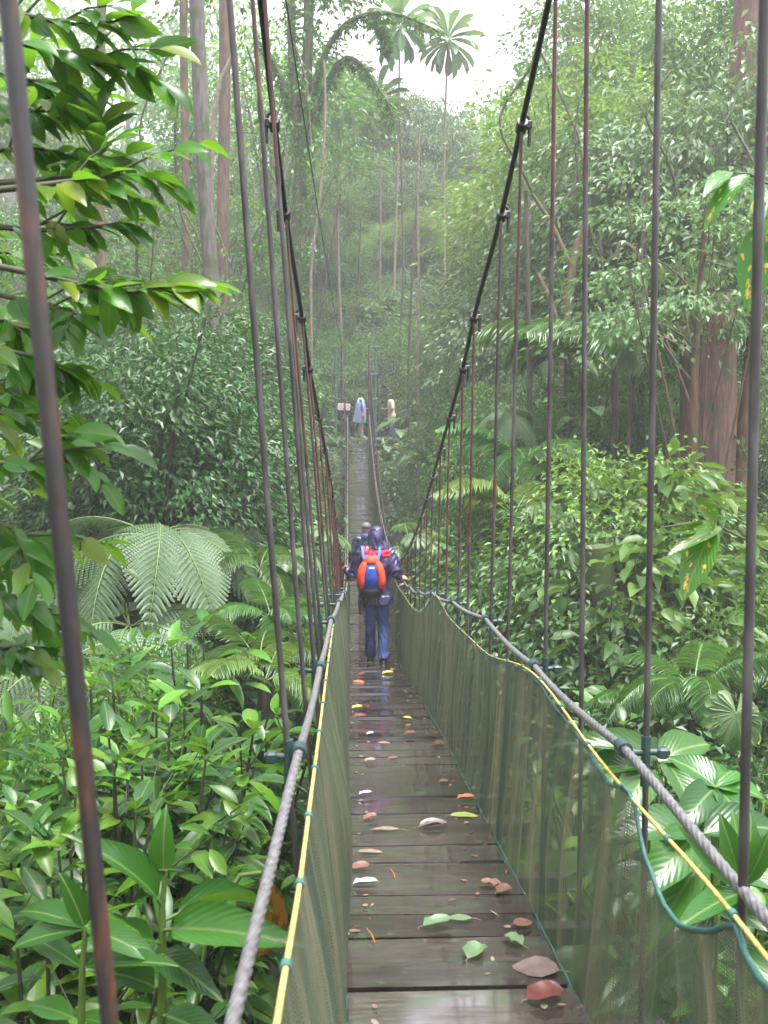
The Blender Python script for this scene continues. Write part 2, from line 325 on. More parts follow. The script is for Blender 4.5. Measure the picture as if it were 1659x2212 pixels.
# ------------------------------------------------------------------ the bridge
dz = interp([-3, 0, 2.65, 4.3, 5.3, 6.1, 7.7, 9.5, 10.8, 12.5, 15.5, 19, 23, 26, 28.8, 32.5, 36.4], [-1.05, -1.28, -1.60, -1.86, -2.03, -2.14, -2.42, -2.76, -3.02, -3.29, -3.48, -3.52, -3.38, -3.19, -2.94, -2.37, -1.6])
XL, XR = -.01, .578
def deckp(px, py):                                  # point of the deck seen at a pixel
    lo, hi = 1.2, 36
    for _ in range(50):
        m = (lo+hi)/2
        if D(px, py, m).z > dz(m): lo = m
        else: hi = m
    p = D(px, py, lo); p.z = float(dz(lo)); return p
cz = interp([-3, 1, 2.5, 3.2, 3.9, 4.53, 5.07, 6.09, 6.64, 7.5, 8.27, 9.01, 9.72, 10.47, 12, 14, 16.5, 18.5, 20.5, 24, 28, 32, 36.3],
            [6.6, 3.6, 2.45, 1.95, 1.48, 1.13, .85, .44, .16, -.17, -.45, -.72, -.98, -1.24, -1.72, -2.25, -2.62, -2.72, -2.62, -2.2, -1.42, -.2, 1.60])
cxl = interp([-3, .9, 2.5, 3.9, 4.5, 6, 7.5, 9, 12, 18, 30, 36.3], [-.7, -.5, -.40, -.325, -.315, -.28, -.225, -.18, -.15, -.12, -.16, -.27])
cxr = interp([-3, 2, 4, 6, 10, 18, 30, 36.3], [.85, .76, .735, .72, .72, .70, .70, .66])
hz = interp([-2, 1, 1.69, 2.39, 3.73, 5.03, 6.5, 8.3, 10.3, 14, 19, 26, 36.2], [-.75, -.83, -.86, -.875, -.999, -1.115, -1.33, -1.615, -1.98, -2.42, -2.6, -2.3, -.75])
hxl = interp([-2, 1.41, 2.5, 3.8, 5, 7.2, 9, 20, 36.2], [-.18, -.16, -.13, -.114, -.1, -.075, -.06, -.06, -.1])
hxr = interp([-2, 2, 8, 36], [.68, .68, .66, .66])
bridge = tag(empty('suspension_bridge', (0, 0, -1.3)), 'narrow wooden suspension footbridge with green netting sides over the ravine', 'bridge')
B0 = Vector((0, 0, -1.3))
def bb(mb, name, mats, parent=bridge):
    off = B0 if parent is bridge else Vector((0, 0, 0))
    o = mb.build(name, mats, parent); o.location = -off if parent is bridge else (0, 0, 0); return o
# deck planks
mb = MB(); y = -2.0; r = random.Random(4)
while y < 36.4:
    wd = r.uniform(.16, .215); yc = y+wd/2; sl = float((dz(yc+.1)-dz(yc-.1))/.2)
    x0, x1 = XL-r.uniform(.0, .022), XR+r.uniform(0, .02)
    mb.box(((x0+x1)/2, yc, float(dz(yc))-.02+r.uniform(-.006, .006)), (x1-x0, wd-r.choice([.003, .005, .008, .014]), .04), rot=Euler((math.atan(sl)+r.uniform(-.022, .022), r.uniform(-.006, .006), r.uniform(-.008, .008))), bev=0)
    y += wd
bb(mb, 'deck', M['wood'])
# hangers
HY = [.9, 1.7, 2.49, 3.2, 3.72, 4.53, 5.07, 6.09, 6.64, 7.5, 8.27, 9.01, 9.72, 10.47]
while HY[-1] < 34.8: HY.append(HY[-1]+.77)
def beam_z(y): return float(dz(y))-.075
mbb = MB(); r = random.Random(9)
for k, y in enumerate(HY):
    mbb.box((.3, y, beam_z(y)), (1.02, .05, .06))
for s in (-.0, .6): mbb.tube([(s, y, float(dz(y))-.055) for y in np.linspace(-2, 36.4, 120)], .012, 6)
bb(mbb, 'cross_beam', M['steel_dark'])
def hx_bottom(side, y): return (float(np.interp(y, [.9, 2.5, 6], [-.13, -.094, -.08])) if side < 0 else .69)
FIT = {(-1, .9): (22, 0, 240, 2212), (-1, 1.7): (430, 100, 541, 1758), (-1, 2.49): (497, 0, 618, 1554), (-1, 3.2): (545, 0, 661, 1518), (-1, 3.72): (572, 0, 684, 1500),
       (1, 1.7): (1652, 100, 1606, 1900), (1, 2.49): (1421, 100, 1395, 1640), (1, 3.2): (1268, 0, 1254, 1590), (1, 3.72): (1201, 0, 1178, 1440)}
for side in (-1, 1):
    cx = cxl if side < 0 else cxr
    for k, y in enumerate(HY):
        if side < 0 and abs(y-1.7) < .01: continue
        top = Vector((float(cx(y)), y, float(cz(y)))); bot = Vector((hx_bottom(side, y), y, beam_z(y)+.02))
        if (side, y) in FIT:
            f_ = FIT[(side, y)]; a_, b_ = D(f_[2], f_[3], y), D(f_[0], f_[1], y); top = a_+(b_-a_)*(((3.7 if y < 1 else top.z)-a_.z)/(b_.z-a_.z)); bot = a_+(b_-a_)*((bot.z-a_.z)/(b_.z-a_.z))
        rad = .0078
        if abs(y-1.7) < .01: rad = .0034 if side < 0 else .0085
        near = y < 14
        h = MB(); ax = (top-bot).normalized(); ln = (top-bot).length
        up = min(ln*.5, r.uniform(.75, 1.35))
        if side < 0 and y < 1: J = bot; 
        else: J = top-ax*up
        jit = lambda: Vector((r.uniform(-.004, .004), r.uniform(-.004, .004), 0))
        if side < 0 and y < 1:
            h.tube([bot, bot.lerp(top, .3)+jit(), bot.lerp(top, .6), top], rad*1.05, 16, 0)
        else:
            h.tube([bot, bot.lerp(J, .5)+jit(), J], rad, 10 if near else 6, 1)
            h.tube([J-ax*.02, J.lerp(top, .5)+jit(), top], rad*.92, 10 if near else 6, 2 if r.random() < .6 else 0)
            h.tube([J-ax*.03, J+ax*.03], rad*1.18, 8, 0)
        ho = bb(h, 'hanger', [M['rust'], M['steel'], M['rust_red']])
        if side < 0 and y < 1: ho['label'] = 'thick rust-streaked hanger rod close to the viewer'
        # hook end over the main cable
        if near or k % 1 == 0:
            c = MB(); t = Vector((0, 1, float((cz(y+.05)-cz(y-.05))/.1))).normalized(); n = Vector((0, -t.z, t.y))
            o_ = side*.016
            c.tube([top-n*.006-t*.03, top-n*.006+t*.03], .024 if near else .03, 8, 0)
            if near:
                c.tube([top+Vector((o_*-.4, 0, -.01)), top+Vector((o_*-.2, 0, .03)), top+Vector((o_*.9, .0, .045)), top+Vector((o_*1.9, 0, .03)), top+Vector((o_*2.2, 0, -.02)), top+Vector((o_*2.1, 0, -.085))], .0085, 8, 0)
                c.box(top+Vector((o_*1.2, 0, .0)), (.05, .028, .034), 0, bev=.004)
            bb(c, 'cable_clip', M['steel_dark'] if y < 8.5 else M['steel'], ho)
        if k % 2 == 0 and k >= 2:
            c = MB(); hxx = float((hxl if side < 0 else hxr)(y)); p = Vector((hxx, y, float(hz(y))))
            t_ = (p.z-bot.z)/(top.z-bot.z); hp = bot.lerp(top, t_)
            c.tube([p+Vector((0, -.022, .0)), p+Vector((0, .022, 0))], .02, 10, 0); c.tube([p+Vector((side*.005, 0, -.012)), hp+Vector((side*.06, 0, -.012))], .009, 8, 0)
            c.tube([hp+Vector((0, 0, -.1)), hp+Vector((0, 0, .03))], .0125, 8, 0); c.box(hp+Vector((side*.042, 0, -.014)), (.03, .028, .028), 0, bev=.005)
            bb(c, 'clamp', M['clamp'], ho)
# main cables, handrails, guy wire
ys = np.concatenate([np.linspace(-2.5, 4, 40), np.linspace(4.1, 36.3, 110)])
for cx in (cxl, cxr): bb(MB().tube([(float(cx(y)), y, float(cz(y))) for y in ys], .0125, 8), 'main_cable', M['steel_dark'])
def sagz(y):
    d = [a for i, a in enumerate(HY) if i % 2 == 0 and i >= 2]; i = np.searchsorted(d, y)
    if i == 0 or i >= len(d): return 0
    t = (y-d[i-1])/(d[i]-d[i-1]); return -4*t*(1-t)*.022
ysh = np.concatenate([np.arange(-1, 4.5, .012), np.arange(4.5, 12, .03), np.arange(12, 36.3, .15)])
for hx in (hxl, hxr): bb(MB().tube([(float(hx(y)), y, float(hz(y))+sagz(y)) for y in ysh], .0118, 24, lobes=6, pitch=.2), 'handrail_cable', M['rope_wire'])
bb(MB().tube([Vector((-.42, 3, 2.75)).lerp(Vector((-.29, 36.3, 1.62)), t)-Vector((0, 0, 1.0*t*(1-t))) for t in np.linspace(0, 1, 40)], .006, 6), 'guy_wire', M['steel_dark'])
# nets and yellow ropes
ryl_y = [-1.5, 1.22, 1.61, 2.1, 2.45, 3.7, 5.1, 8, 12, 19, 26, 36.2]
rzl = interp(ryl_y, [-.66, -.74, -.81, -.858, -.89, -1.0, -1.145, -1.6, -2.3, -2.68, -2.4, -.85]); rxl = lambda y: -.088+0*np.asarray(y)
def pts_r(lst):                                     # right-hand rope traced at lateral .66
    out = []
    for px, py, lat in lst:
        Yd = 3.0
        for _ in range(30):
            p = D(px, py, Yd); Yd *= lat/p.x
        out.append(D(px, py, Yd))
    return sorted(out, key=lambda p: p.y)
rr = pts_r([(1653, 2081, .64), (1574, 1979, .64), (1360, 1729, .64), (1311, 1666, .645), (1166, 1462, .66), (1052, 1410, .655), (1016, 1379, .65), (969, 1331, .65), (943, 1288, .65)])
rzr = interp([-1, .8]+[p.y for p in rr]+[9.3, 10.6, 12.2, 14.9, 19, 26, 36.2], [-.7, -.78]+[p.z for p in rr]+[-1.98, -2.22, -2.42, -2.72, -2.8, -2.45, -.85]); rxr = lambda y: .65+0*np.asarray(y)
ysr = np.concatenate([np.arange(-1, 12, .05), np.arange(12, 36.2, .2)])
for fx, fz in ((rxl, rzl), (rxr, rzr)): bb(MB().tube([(float(fx(y)), y, float(fz(y))) for y in ysr], np.clip(.0052-.0004*ysr, .0026, .0045), 8), 'rope', M['rope_yellow'])
ne = pts_r([(1659, 2170, .62), (1600, 2085, .63), (1574, 1988, .64), (1540, 2003, .635), (1500, 2006, .635), (1440, 1980, .635), (1400, 1900, .635), (1375, 1800, .64), (1362, 1735, .64), (1310, 1690, .64), (1255, 1590, .65), (1200, 1520, .655), (1166, 1466, .66)])
netop_r = interp([-1]+[p.y for p in ne]+list(np.arange(ne[-1].y+.25, 36.3, .5)), [-.9]+[p.z for p in ne]+[float(rzr(y))-.008 for y in np.arange(ne[-1].y+.25, 36.3, .5)])
def net(side):
    yy = np.concatenate([np.arange(-1, 14, .012), np.arange(14, 36.2, .06)]); nv = 26; V = []
    rr_ = np.random.default_rng(3+side); ph = np.cumsum(rr_.normal(0, .25, len(yy)))
    big = np.interp(yy, np.arange(-1, 37, .4), rr_.normal(0, 1, len(np.arange(-1, 37, .4))))
    for a, y in enumerate(yy):
        if side < 0: top = np.array([-.088, y, float(rzl(y))-.006]); bot = np.array([XL-.004, y, float(dz(y))-.02])
        else: top = np.array([.648, y, float(netop_r(y))]); bot = np.array([XR+.024, y, float(dz(y))-.02])
        t = np.linspace(0, 1, nv)[:, None]; p = bot*(1-t)+top*t
        env = np.sin(np.clip(t[:, 0], 0, 1)*PI)**.6*.8+.2
        d = (.008*np.sin(y*2*PI/.17+ph[a])+.003*np.sin(y*2*PI/.075+2*ph[a])+.02*big[a]*np.sin(PI*t[:, 0]))*env
        p[:, 0] += d; V.append(p)
    n = len(yy); i = np.arange(n-1)[:, None]*nv; j = np.arange(nv-1)[None]
    m_ = MB().add(np.array(V), np.stack([i+j, i+j+1, i+nv+j+1, i+nv+j], -1).reshape(-1, 4))
    o = bb(m_, 'net', M['net']); V = np.array(V)
    # rolled hem along the bottom and the top edge
    h = MB().tube(V[::8, 0], .005, 6); h.tube(V[::4, -1]-np.array([0, 0, .004]), np.clip(.0085-.0014*V[::4, -1, 1], .0025, .0065) if side > 0 else .003, 6); bb(h, 'net_hem', M['teal_cord'], o)
    fx, fz = (rxl, rzl) if side < 0 else (rxr, rzr)
    for y in np.arange(1.3, 10, .36): 
        tie = MB().tube([(float(fx(y)), y-.008, float(fz(y))), (float(fx(y)), y+.008, float(fz(y)))], .0085, 8)
        bb(tie, 'tie', M['teal_cord'], o)
net(-1); net(1)
# far landing and its posts
ab = MB().box((.25, 37.3, -1.72), (2.6, 1.8, .24), bev=.02); ab.box((.25, 36.9, -2.6), (2.3, .6, 1.6), bev=.03); bb(ab, 'abutment', M['concrete'])
for s, x in ((-1, -.29), (1, .66)):
    p = MB().tube([(x, 36.35, -1.7), (x, 36.35, 1.66)], .035, 10, 0); p.tube([(x+s*.22, 36.6, -1.7), (x+s*.22, 36.6, 1.62)], .045, 8, 1)
    for z in (1.62, .68, -.2): p.tube([(x-s*.1, 36.38, z), (x+s*.32, 36.58, z)], .022, 6, 1)
    p.tube([(x+s*.22, 36.6, 1.4), (x+s*.5, 38.6, -1.7)], .02, 6, 1)
    bb(p, 'tower_post', [M['steel'], M['green_steel']])
# ------------------------------------------------------------------ plants: shapes
def U(a, b, n=None): return rng.uniform(a, b, n)
def rdir(n, up=0.0):
    v = rng.normal(size=(n, 3)); v[:, 2] += up; return nrm(v)
def plant(name, parts, label, cat, loc, rz=0, s=1, group=None, tilt=None, sz=None):
    o = tag(empty(name, loc, rz, s), label, cat, group)
    if sz: o.scale = (s, s, s*sz)
    if tilt: o.rotation_euler = (tilt[0], tilt[1], rz)
    for pn, me in parts: put(pn, me, o)
    return o
def crown_mesh(name, R, ncl, per, lf, wr, mat, tmpl=LO, cl=.3, flat=.45, droop=.25, shell=.5, low=-.35, centre=(0, 0, 0), vines=0):
    """leaf clumps spread through an uneven crown; returns the mesh and the clump centres"""
    d = rdir(ncl*3); d = d[d[:, 2] > low][:ncl]; ncl = len(d)
    r = U(shell, 1, ncl)**.7*(1+.22*np.sin(d[:, 0]*5+1.3)*np.cos(d[:, 1]*4+d[:, 2]*3))
    C = d*r[:, None]*np.array(R)+np.array(centre); mb = MB()
    rc = cl*np.mean(R)*U(.6, 1.35, ncl); n = np.maximum(6, (per*U(.4, 1.5, ncl)).astype(int)); idx = np.repeat(np.arange(ncl), n)
    off = rng.normal(size=(len(idx), 3))*.5; off[:, 2] = off[:, 2]*flat-.35*(off[:, 0]**2+off[:, 1]**2)
    P = C[idx]+off*rc[idx][:, None]
    dr = off*np.array([1, 1, .3])+(C[idx]-np.array(centre))/np.mean(R)*.5+rng.normal(size=off.shape)*.35; dr[:, 2] -= droop+U(0, .4, len(P)); 
    up = np.array([0, 0, 1.0])+rng.normal(size=off.shape)*.45
    mb.leaves(tmpl, P, dr, up, lf*U(.65, 1.3, len(P)), lf*wr*U(.8, 1.2, len(P)))
    if vines:
        for _ in range(vines):
            a = C[rng.integers(ncl)]; L = U(.5, 1.6)*np.mean(R)*.6; k = int(L/lf*3.2); t = U(0, 1, k)
            q = a+np.stack([.12*np.sin(t*7+a[0])+rng.normal(size=k)*.06, rng.normal(size=k)*.06, -t*L], -1)
            mb.leaves(tmpl, q, rdir(k)-np.array([0, 0, .8]), rdir(k, .5), lf*.8*U(.7, 1.2, k), lf*wr*.8)
    return mb.mesh(name, mat), C
def limb_mesh(name, base, top, r0, C, k, mat, forkz=.35, moss=None, sway=.25, seg=8):
    base, top = np.array(base, float), np.array(top, float); L = np.linalg.norm(top-base); mb = MB()
    t = np.linspace(0, 1, 9); ph = U(0, 6); P = base+(top-base)*t[:, None]; P[:, 0] += sway*np.sin(t*3+ph)*t*(1-t)*2; P[:, 1] += sway*np.cos(t*4+ph)*t*(1-t)*2
    mb.tube(P, r0*(1-.62*t)+r0*.45*np.exp(-t*14), 10)
    for c in C[rng.permutation(len(C))[:k]]:
        f = U(forkz, .95); a = np.array([np.interp(f, t, P[:, q]) for q in range(3)]); m = a+(c-a)*.5+rng.normal(size=3)*L*.02; m[2] += .05*L*U(-.3, .8)
        ra = r0*(1-.62*f)*U(.3, .5); tt = np.linspace(0, 1, 6)[:, None]
        q = a*(1-tt)**2+2*m*tt*(1-tt)+c*tt*tt; mb.tube(q, np.linspace(ra, ra*.2, 6), 5)
    return mb.mesh(name, mat)
def tree_proto(H, R, ncl, per, lf, wr, mat, bark, r0, k=16, cz_=.72, vines=0, cl=.3, flat=.45, droop=.25, low=-.35, shell=.5, tmpl=LO):
    c, C = crown_mesh('crown', R, ncl, per, lf, wr, mat, tmpl=tmpl, cl=cl, flat=flat, droop=droop, low=low, shell=shell, centre=(0, 0, H*cz_), vines=vines)
    return [('trunk', limb_mesh('trunk', (0, 0, -.6), (U(-.1, .1)*H*.3, U(-.1, .1)*H*.2, H*(cz_+.12)), r0, C, k, bark)), ('crown', c)]
def shrub_proto(H, R, ncl, per, lf, wr, mat, tmpl=LO, stems=6, cl=.33, flat=.6, droop=.2, vines=0):
    c, C = crown_mesh('foliage', (R, R, H*.52), ncl, per, lf, wr, mat, tmpl=tmpl, cl=cl, flat=flat, droop=droop, low=-.75, shell=.35, centre=(0, 0, H*.55), vines=vines)
    mb = MB()
    for q in C[rng.permutation(len(C))[:stems*3]]:
        b = np.array([U(-.12, .12), U(-.12, .12), -.25]); t = np.linspace(0, 1, 6)[:, None]; m = (b+q)/2+np.array([0, 0, H*.12]); mb.tube(b*(1-t)**2+2*m*t*(1-t)+q*t*t, np.linspace(.022, .006, 6)*max(1, H*.5), 5)
    return [('stem', mb.mesh('stem', M['twig'])), ('foliage', c)]
def frond_curve(L, rise, droop, n=14):
    t = np.linspace(0, 1, n); return np.stack([t*L*(1-.12*t), 0*t, L*(rise*t-droop*t*t)], -1)
def palm_frond(mb, L, rise, droop, R, base, pairs=34, lf=.4, w=.035, mi=0, mis=1, tmpl=STRAP, vee=.55, hang=.25):
    P = frond_curve(L, rise, droop)@R.T+base; mb.tube(P, np.linspace(.014, .003, len(P))*L/1.6, 5, mis); t = np.linspace(.16, .99, pairs)
    Q = np.stack([np.interp(t, np.linspace(0, 1, len(P)), P[:, q]) for q in range(3)], -1); T = nrm(np.gradient(Q, axis=0)); S = nrm(np.cross(T, R@np.array([0, 0, 1.0]))); Nn = np.cross(S, T)
    ln = lf*np.sin(PI*(t*.86+.1))**.7*L/1.6
    for s in (-1, 1):
        dr = S*s+T*(vee+.5*t[:, None])+Nn*.12-np.array([0, 0, hang])*U(.6, 1.4, pairs)[:, None]
        mb.leaves(tmpl, Q, dr, Nn+rng.normal(size=Q.shape)*.12, ln*U(.9, 1.1, pairs), w*L/1.6, mi)
def fern_frond(mb, L, rise, droop, R, base, pairs=24, mi=0, mis=1):
    P = frond_curve(L, rise, droop)@R.T+base; mb.tube(P, np.linspace(.016, .003, len(P)), 5, mis); t = np.linspace(.18, .99, pairs)
    Q = np.stack([np.interp(t, np.linspace(0, 1, len(P)), P[:, q]) for q in range(3)], -1); T = nrm(np.gradient(Q, axis=0)); S = nrm(np.cross(T, R@np.array([0, 0, 1.0]))); Nn = np.cross(S, T)
    for a in range(pairs):
        l = .3*L*math.sin(PI*(t[a]*.72+.27))**.9
        for s in (-1, 1):
            dv = nrm(S[a]*s+T[a]*(.35+.35*t[a])-np.array([0, 0, .18])); k = 17; u = np.linspace(.05, .98, k)
            q = Q[a]+dv*(u*l)[:, None]-np.array([0, 0, 1])*(u*u*l*.22)[:, None]
            for s2 in (-1, 1):
                dd = nrm(np.cross(dv, Nn[a])*s2+dv*.55-np.array([0, 0, .15])); mb.leaves(LO, q, dd, Nn[a], .040*L/1.8*(1.05-u*.75)*1.25, .036*L/1.8, mi)
def rotz(a, tilt=0): return np.array((Matrix.Rotation(a, 3, 'Z')@Matrix.Rotation(tilt, 3, 'X')))
def fern_proto(n=11, L=1.9, H=1.6, mat='leaf_fern', trunk=True):
    mb = MB()
    for a in range(n): fern_frond(mb, L*U(.78, 1.0), U(.3, .75), U(.8, 1.25), rotz(a*2*PI/n+U(-.25, .25), U(-.4, .4)), np.array([0, 0, H]))
    c = mb.mesh('crown', [M[mat], M['stalk']])
    return [('trunk', MB().tube([(0, 0, -.5), (.04, .02, H*.5), (0, 0, H+.03)], [.11, .085, .07], 10).mesh('trunk', M['bark'])), ('crown', c)]
def palm_proto(n=9, L=1.7, H=.8, mat='leaf_palm', rise=(.5, 1.0), droop=(.6, 1.0), lf=.4, w=.035, pairs=34):
    mb = MB()
    for a in range(n): palm_frond(mb, L*U(.8, 1.15), U(*rise), U(*droop), rotz(a*2*PI/n*1.03+U(-.25, .25), U(-.2, .2)), np.array([0, 0, H]), pairs, lf, w)
    return [('trunk', MB().tube([(0, 0, -.6), (.02, 0, H*.5), (0, 0, H+.02)], [.07, .055, .05], 8).mesh('trunk', M['bark'])), ('crown', mb.mesh('crown', [M[mat], M['stalk']]))]
def fan_leaf(mb, base, d, up, R=.45, n=13, span=4.6, mi=0):
    d = nrm(np.array(d, float)); s = nrm(np.cross(d, up)); a = np.linspace(-span/2, span/2, n); dr = d*np.cos(a)[:, None]+s*np.sin(a)[:, None]
    mb.leaves(PADDLE, np.repeat(np.array(base)[None], n, 0), dr, np.cross(s, d), R*U(.92, 1.05, n)*(.85+.15*np.cos(a)), R*.34, mi)
def fan_proto(n=7, R=.45, mat='leaf_pale'):
    mb = MB()
    for k in range(n):
        a = k*2*PI/n+U(-.3, .3); o = np.array([math.cos(a), math.sin(a), 0]); tip = o*U(.4, .8)+np.array([0, 0, U(.5, 1.2)])
        mb.tube([(0, 0, -.2), tip*.5+np.array([0, 0, .12]), tip], .012, 5, 1); fan_leaf(mb, tip, o+np.array([0, 0, -.35]), np.array([0, 0, 1])+o*.6, R*U(.8, 1.15))
    return [('foliage', mb.mesh('foliage', [M[mat], M['stalk']]))]
def rosette_proto(H, n=36, L=1.25, w=.26):
    mb = MB(); g = 2.399
    for k in range(n):
        e = 1.25-2.35*k/n+U(-.15, .15); a = k*g+U(-.3, .3); o = np.array([math.cos(a)*math.cos(e), math.sin(a)*math.cos(e), math.sin(e)])
        mb.leaves(PADDLE, np.array([[0, 0, H-.25*k/n]]), o, np.array([0, 0, 1])+o*.2, L*U(.85, 1.1), w)
    t = np.linspace(0, 1, 8); P = np.stack([.5*np.sin(t*2), .15*np.sin(t*3), -1+(H+1)*t], -1); P[:, :2] -= P[-1, :2]
    return [('trunk', MB().tube(P, np.linspace(.07, .035, 8), 8).mesh('trunk', M['liana'])), ('crown', mb.mesh('crown', M['leaf_pale']))]
def opposite_proto(H, stems, lf, wr, mat='leaf_shrub', spread=.35, tmpl=HI, pairs=6, side=2):
    """upright stems carrying opposite pairs of broad glossy leaves"""
    mb, sb = MB(), MB()
    def shoot(P, n, l, r):
        sb.tube(P, np.linspace(r, r*.45, len(P)), 6); P = np.array(P); t = np.linspace(.3, 1, n); Q = np.stack([np.interp(t, np.linspace(0, 1, len(P)), P[:, q]) for q in range(3)], -1); a0 = U(0, 6)
        for k in range(n):
            for h in (0, PI):
                a = a0+k*PI/2+h+U(-.25, .25); f = k/(n-1); e = (-.25+.95*f**3)+U(-.2, .2); o = np.array([math.cos(a)*math.cos(e), math.sin(a)*math.cos(e), math.sin(e)])
                mb.leaves(tmpl, Q[k][None]+o*.015, o, np.array([0, 0, 1])-o*.2+rng.normal(size=3)*.15, l*(1.05-.45*f**2)*U(.8, 1.15), l*wr*(1-.3*f**2)*U(.85, 1.1))
    for k in range(stems):
        a = U(0, 6.28); rr_ = spread*math.sqrt(U(0, 1)); h = H*U(.72, 1.05); b = np.array([math.cos(a)*rr_*.35, math.sin(a)*rr_*.35, -.3]); e = np.array([math.cos(a)*rr_*1.6, math.sin(a)*rr_*1.6, h]); m = (b+e)/2+np.array([0, 0, .1*H])
        t = np.linspace(0, 1, 7)[:, None]; P = b*(1-t)**2+2*m*t*(1-t)+e*t*t; shoot(P, pairs, lf, .011*max(1, H*.7))
        for _ in range(side):
            f = U(.45, .85); q = np.array([np.interp(f, t[:, 0], P[:, c]) for c in range(3)]); a2 = U(0, 6.28); e2 = q+np.array([math.cos(a2)*.28, math.sin(a2)*.28, U(.12, .35)])*H*.7; shoot([q, (q+e2)/2-np.array([0, 0, .03]), e2], 4, lf*.85, .006)
    return [('stem', sb.mesh('stem', M['twig'])), ('foliage', mb.mesh('foliage', M[mat]))]
def broad_proto(n, L, w, H, mat='leaf_big', tmpl=HIW, spread=.9):
    mb, sb = MB(), MB()
    for k in range(n):
        a = k*2.4+U(-.3, .3); o = np.array([math.cos(a), math.sin(a), 0]); t = U(.3, 1); tip = o*spread*U(.25, .7)+np.array([0, 0, H*(.45+.55*t)]); sb.tube([(0, 0, -.3), tip*np.array([.3, .3, .6]), tip], np.linspace(.016, .008, 3), 6)
        mb.leaves(tmpl, tip[None], o+np.array([0, 0, U(-.15, .45)]), np.array([0, 0, 1.0])+o*.3, L*U(.75, 1.15), w*U(.85, 1.1))
    return [('stem', sb.mesh('stem', M['stalk'])), ('foliage', mb.mesh('foliage', M[mat]))]
# ------------------------------------------------------------------ prototypes
TP = dict(
    mid=tree_proto(11, (3.2, 3.2, 3.6), 66, 80, .2, .5, M['leaf_mid'], M['bark_grey'], .2, vines=10),
    mid2=tree_proto(13, (2.7, 2.7, 4.2), 54, 75, .22, .5, M['leaf_mid'], M['bark'], .17, low=-.8, vines=16, shell=.35),
    pale=tree_proto(10, (3.4, 3.4, 2.6), 70, 85, .2, .5, M['leaf_pale'], M['bark_grey'], .17, flat=.25, droop=.5),
    yellow=tree_proto(10, (3.0, 3.0, 3.2), 75, 85, .19, .5, M['leaf_yellow'], M['bark_grey'], .17, vines=8),
    dark=tree_proto(12, (3.0, 3.0, 4.0), 64, 80, .19, .5, M['leaf_dark'], M['bark'], .2, low=-.8, vines=16),
    slim=tree_proto(12, (1.5, 1.5, 3.0), 34, 60, .2, .5, M['leaf_mid'], M['bark_grey'], .075, k=9, cz_=.75))
SP = dict(
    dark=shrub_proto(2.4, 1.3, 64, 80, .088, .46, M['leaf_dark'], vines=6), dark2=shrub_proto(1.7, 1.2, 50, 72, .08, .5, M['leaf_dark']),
    mid=shrub_proto(2.2, 1.25, 60, 80, .088, .5, M['leaf_mid']), big=shrub_proto(1.8, 1.1, 26, 26, .24, .48, M['leaf_mid'], tmpl=MID),
    pale=shrub_proto(2.4, 1.4, 64, 76, .088, .46, M['leaf_pale'], flat=.35, droop=.5), yellow=shrub_proto(2.3, 1.3, 62, 80, .082, .5, M['leaf_yellow']))
PP = dict(fern=fern_proto(), palm=palm_proto(), palm2=palm_proto(7, 2.1, 1.6, rise=(.8, 1.2), lf=.5, w=.045), gold=palm_proto(6, 1.7, 1.0, 'leaf_gold'), fan=fan_proto(), taro=broad_proto(7, .62, .5, 1.1, 'leaf_pale'))
def g0(x, y): return float(ground(x, y))
def at_top(px, py, Y, proto, H, name, label, cat, group=None, rz=None, wide=1.0):
    """stand a plant of proto height H so that its top is seen at (px, py)"""
    p = D(px, py, Y)
    if 1 < Y < 36.8 and p.z > float(dz(Y))-1.0:       # keep the crown clear of the walkway
        q = (.35 if H < 1.75 else 1.75*wide if H < 4 else 3.6)+.45; p.x = max(p.x, .7+q) if p.x > .3 else min(p.x, -.1-q)
    z0 = g0(p.x, p.y); s = max(.35, (p.z-z0)/H); o = plant(name, proto, label, cat, (p.x, p.y, z0), U(0, 6.28) if rz is None else rz, 1, group)
    k = min(s, 1.25)
    o.scale = (k*wide, k*wide, k)
    if s > 1.25:                                    # a taller one: crown at the same height, longer bare stem below
        o.location.z = p.z-H*k; big = H > 5; put('lower_trunk' if big else 'lower_stem', MB().tube([(.1, .05, (z0-o.location.z)/k-.5), (-.06, .05, (z0-o.location.z)/k*.4), (0, 0, .05)], [.06, .06, .055] if name == 'slim_tree' else [.17, .15, .14] if big else [.05, .04, .03], 8).mesh('lower_stem', M['bark_grey'] if big else M['twig']), o)
    return o
# ------------------------------------------------------------------ undergrowth cover
mb = MB(); nc = 5200; yy = 1.2+U(0, 1, nc)**.75*62; half = .44*yy+3.2; xx = U(-1, 1, nc)*half+.03*yy
zz = ground(xx, yy); ok = ~((np.abs(xx-.3) < 1.1) & (yy < 2.2)) & ~((np.abs(xx-.5) < 1.6) & (np.abs(yy-38.6) < 2.2)); xx, yy, zz = xx[ok], yy[ok], zz[ok]
for mat_i in range(3):
    s = np.arange(mat_i, len(xx), 3); n = 30; idx = np.repeat(s, n); rr_ = (.32+.012*yy[idx]); off = rdir(len(idx), .6)*U(.2, 1, len(idx))[:, None]
    P = np.stack([xx[idx], yy[idx], zz[idx]+.05], -1)+off*np.stack([rr_, rr_, rr_*1.2], -1); mb.leaves(LO, P, off*np.array([1, 1, .2])+rdir(len(idx))*.4-np.array([0, 0, .25]), np.array([0, 0, 1])+rdir(len(idx))*.4, (.11+.0028*yy[idx])*U(.7, 1.4, len(idx)), (.055+.0014*yy[idx]), mat_i)
tag(mb.build('undergrowth', [M['leaf_dark'], M['leaf_mid'], M['leaf_dark']]), 'low leafy undergrowth covering the ravine slopes', 'undergrowth', kind='stuff')
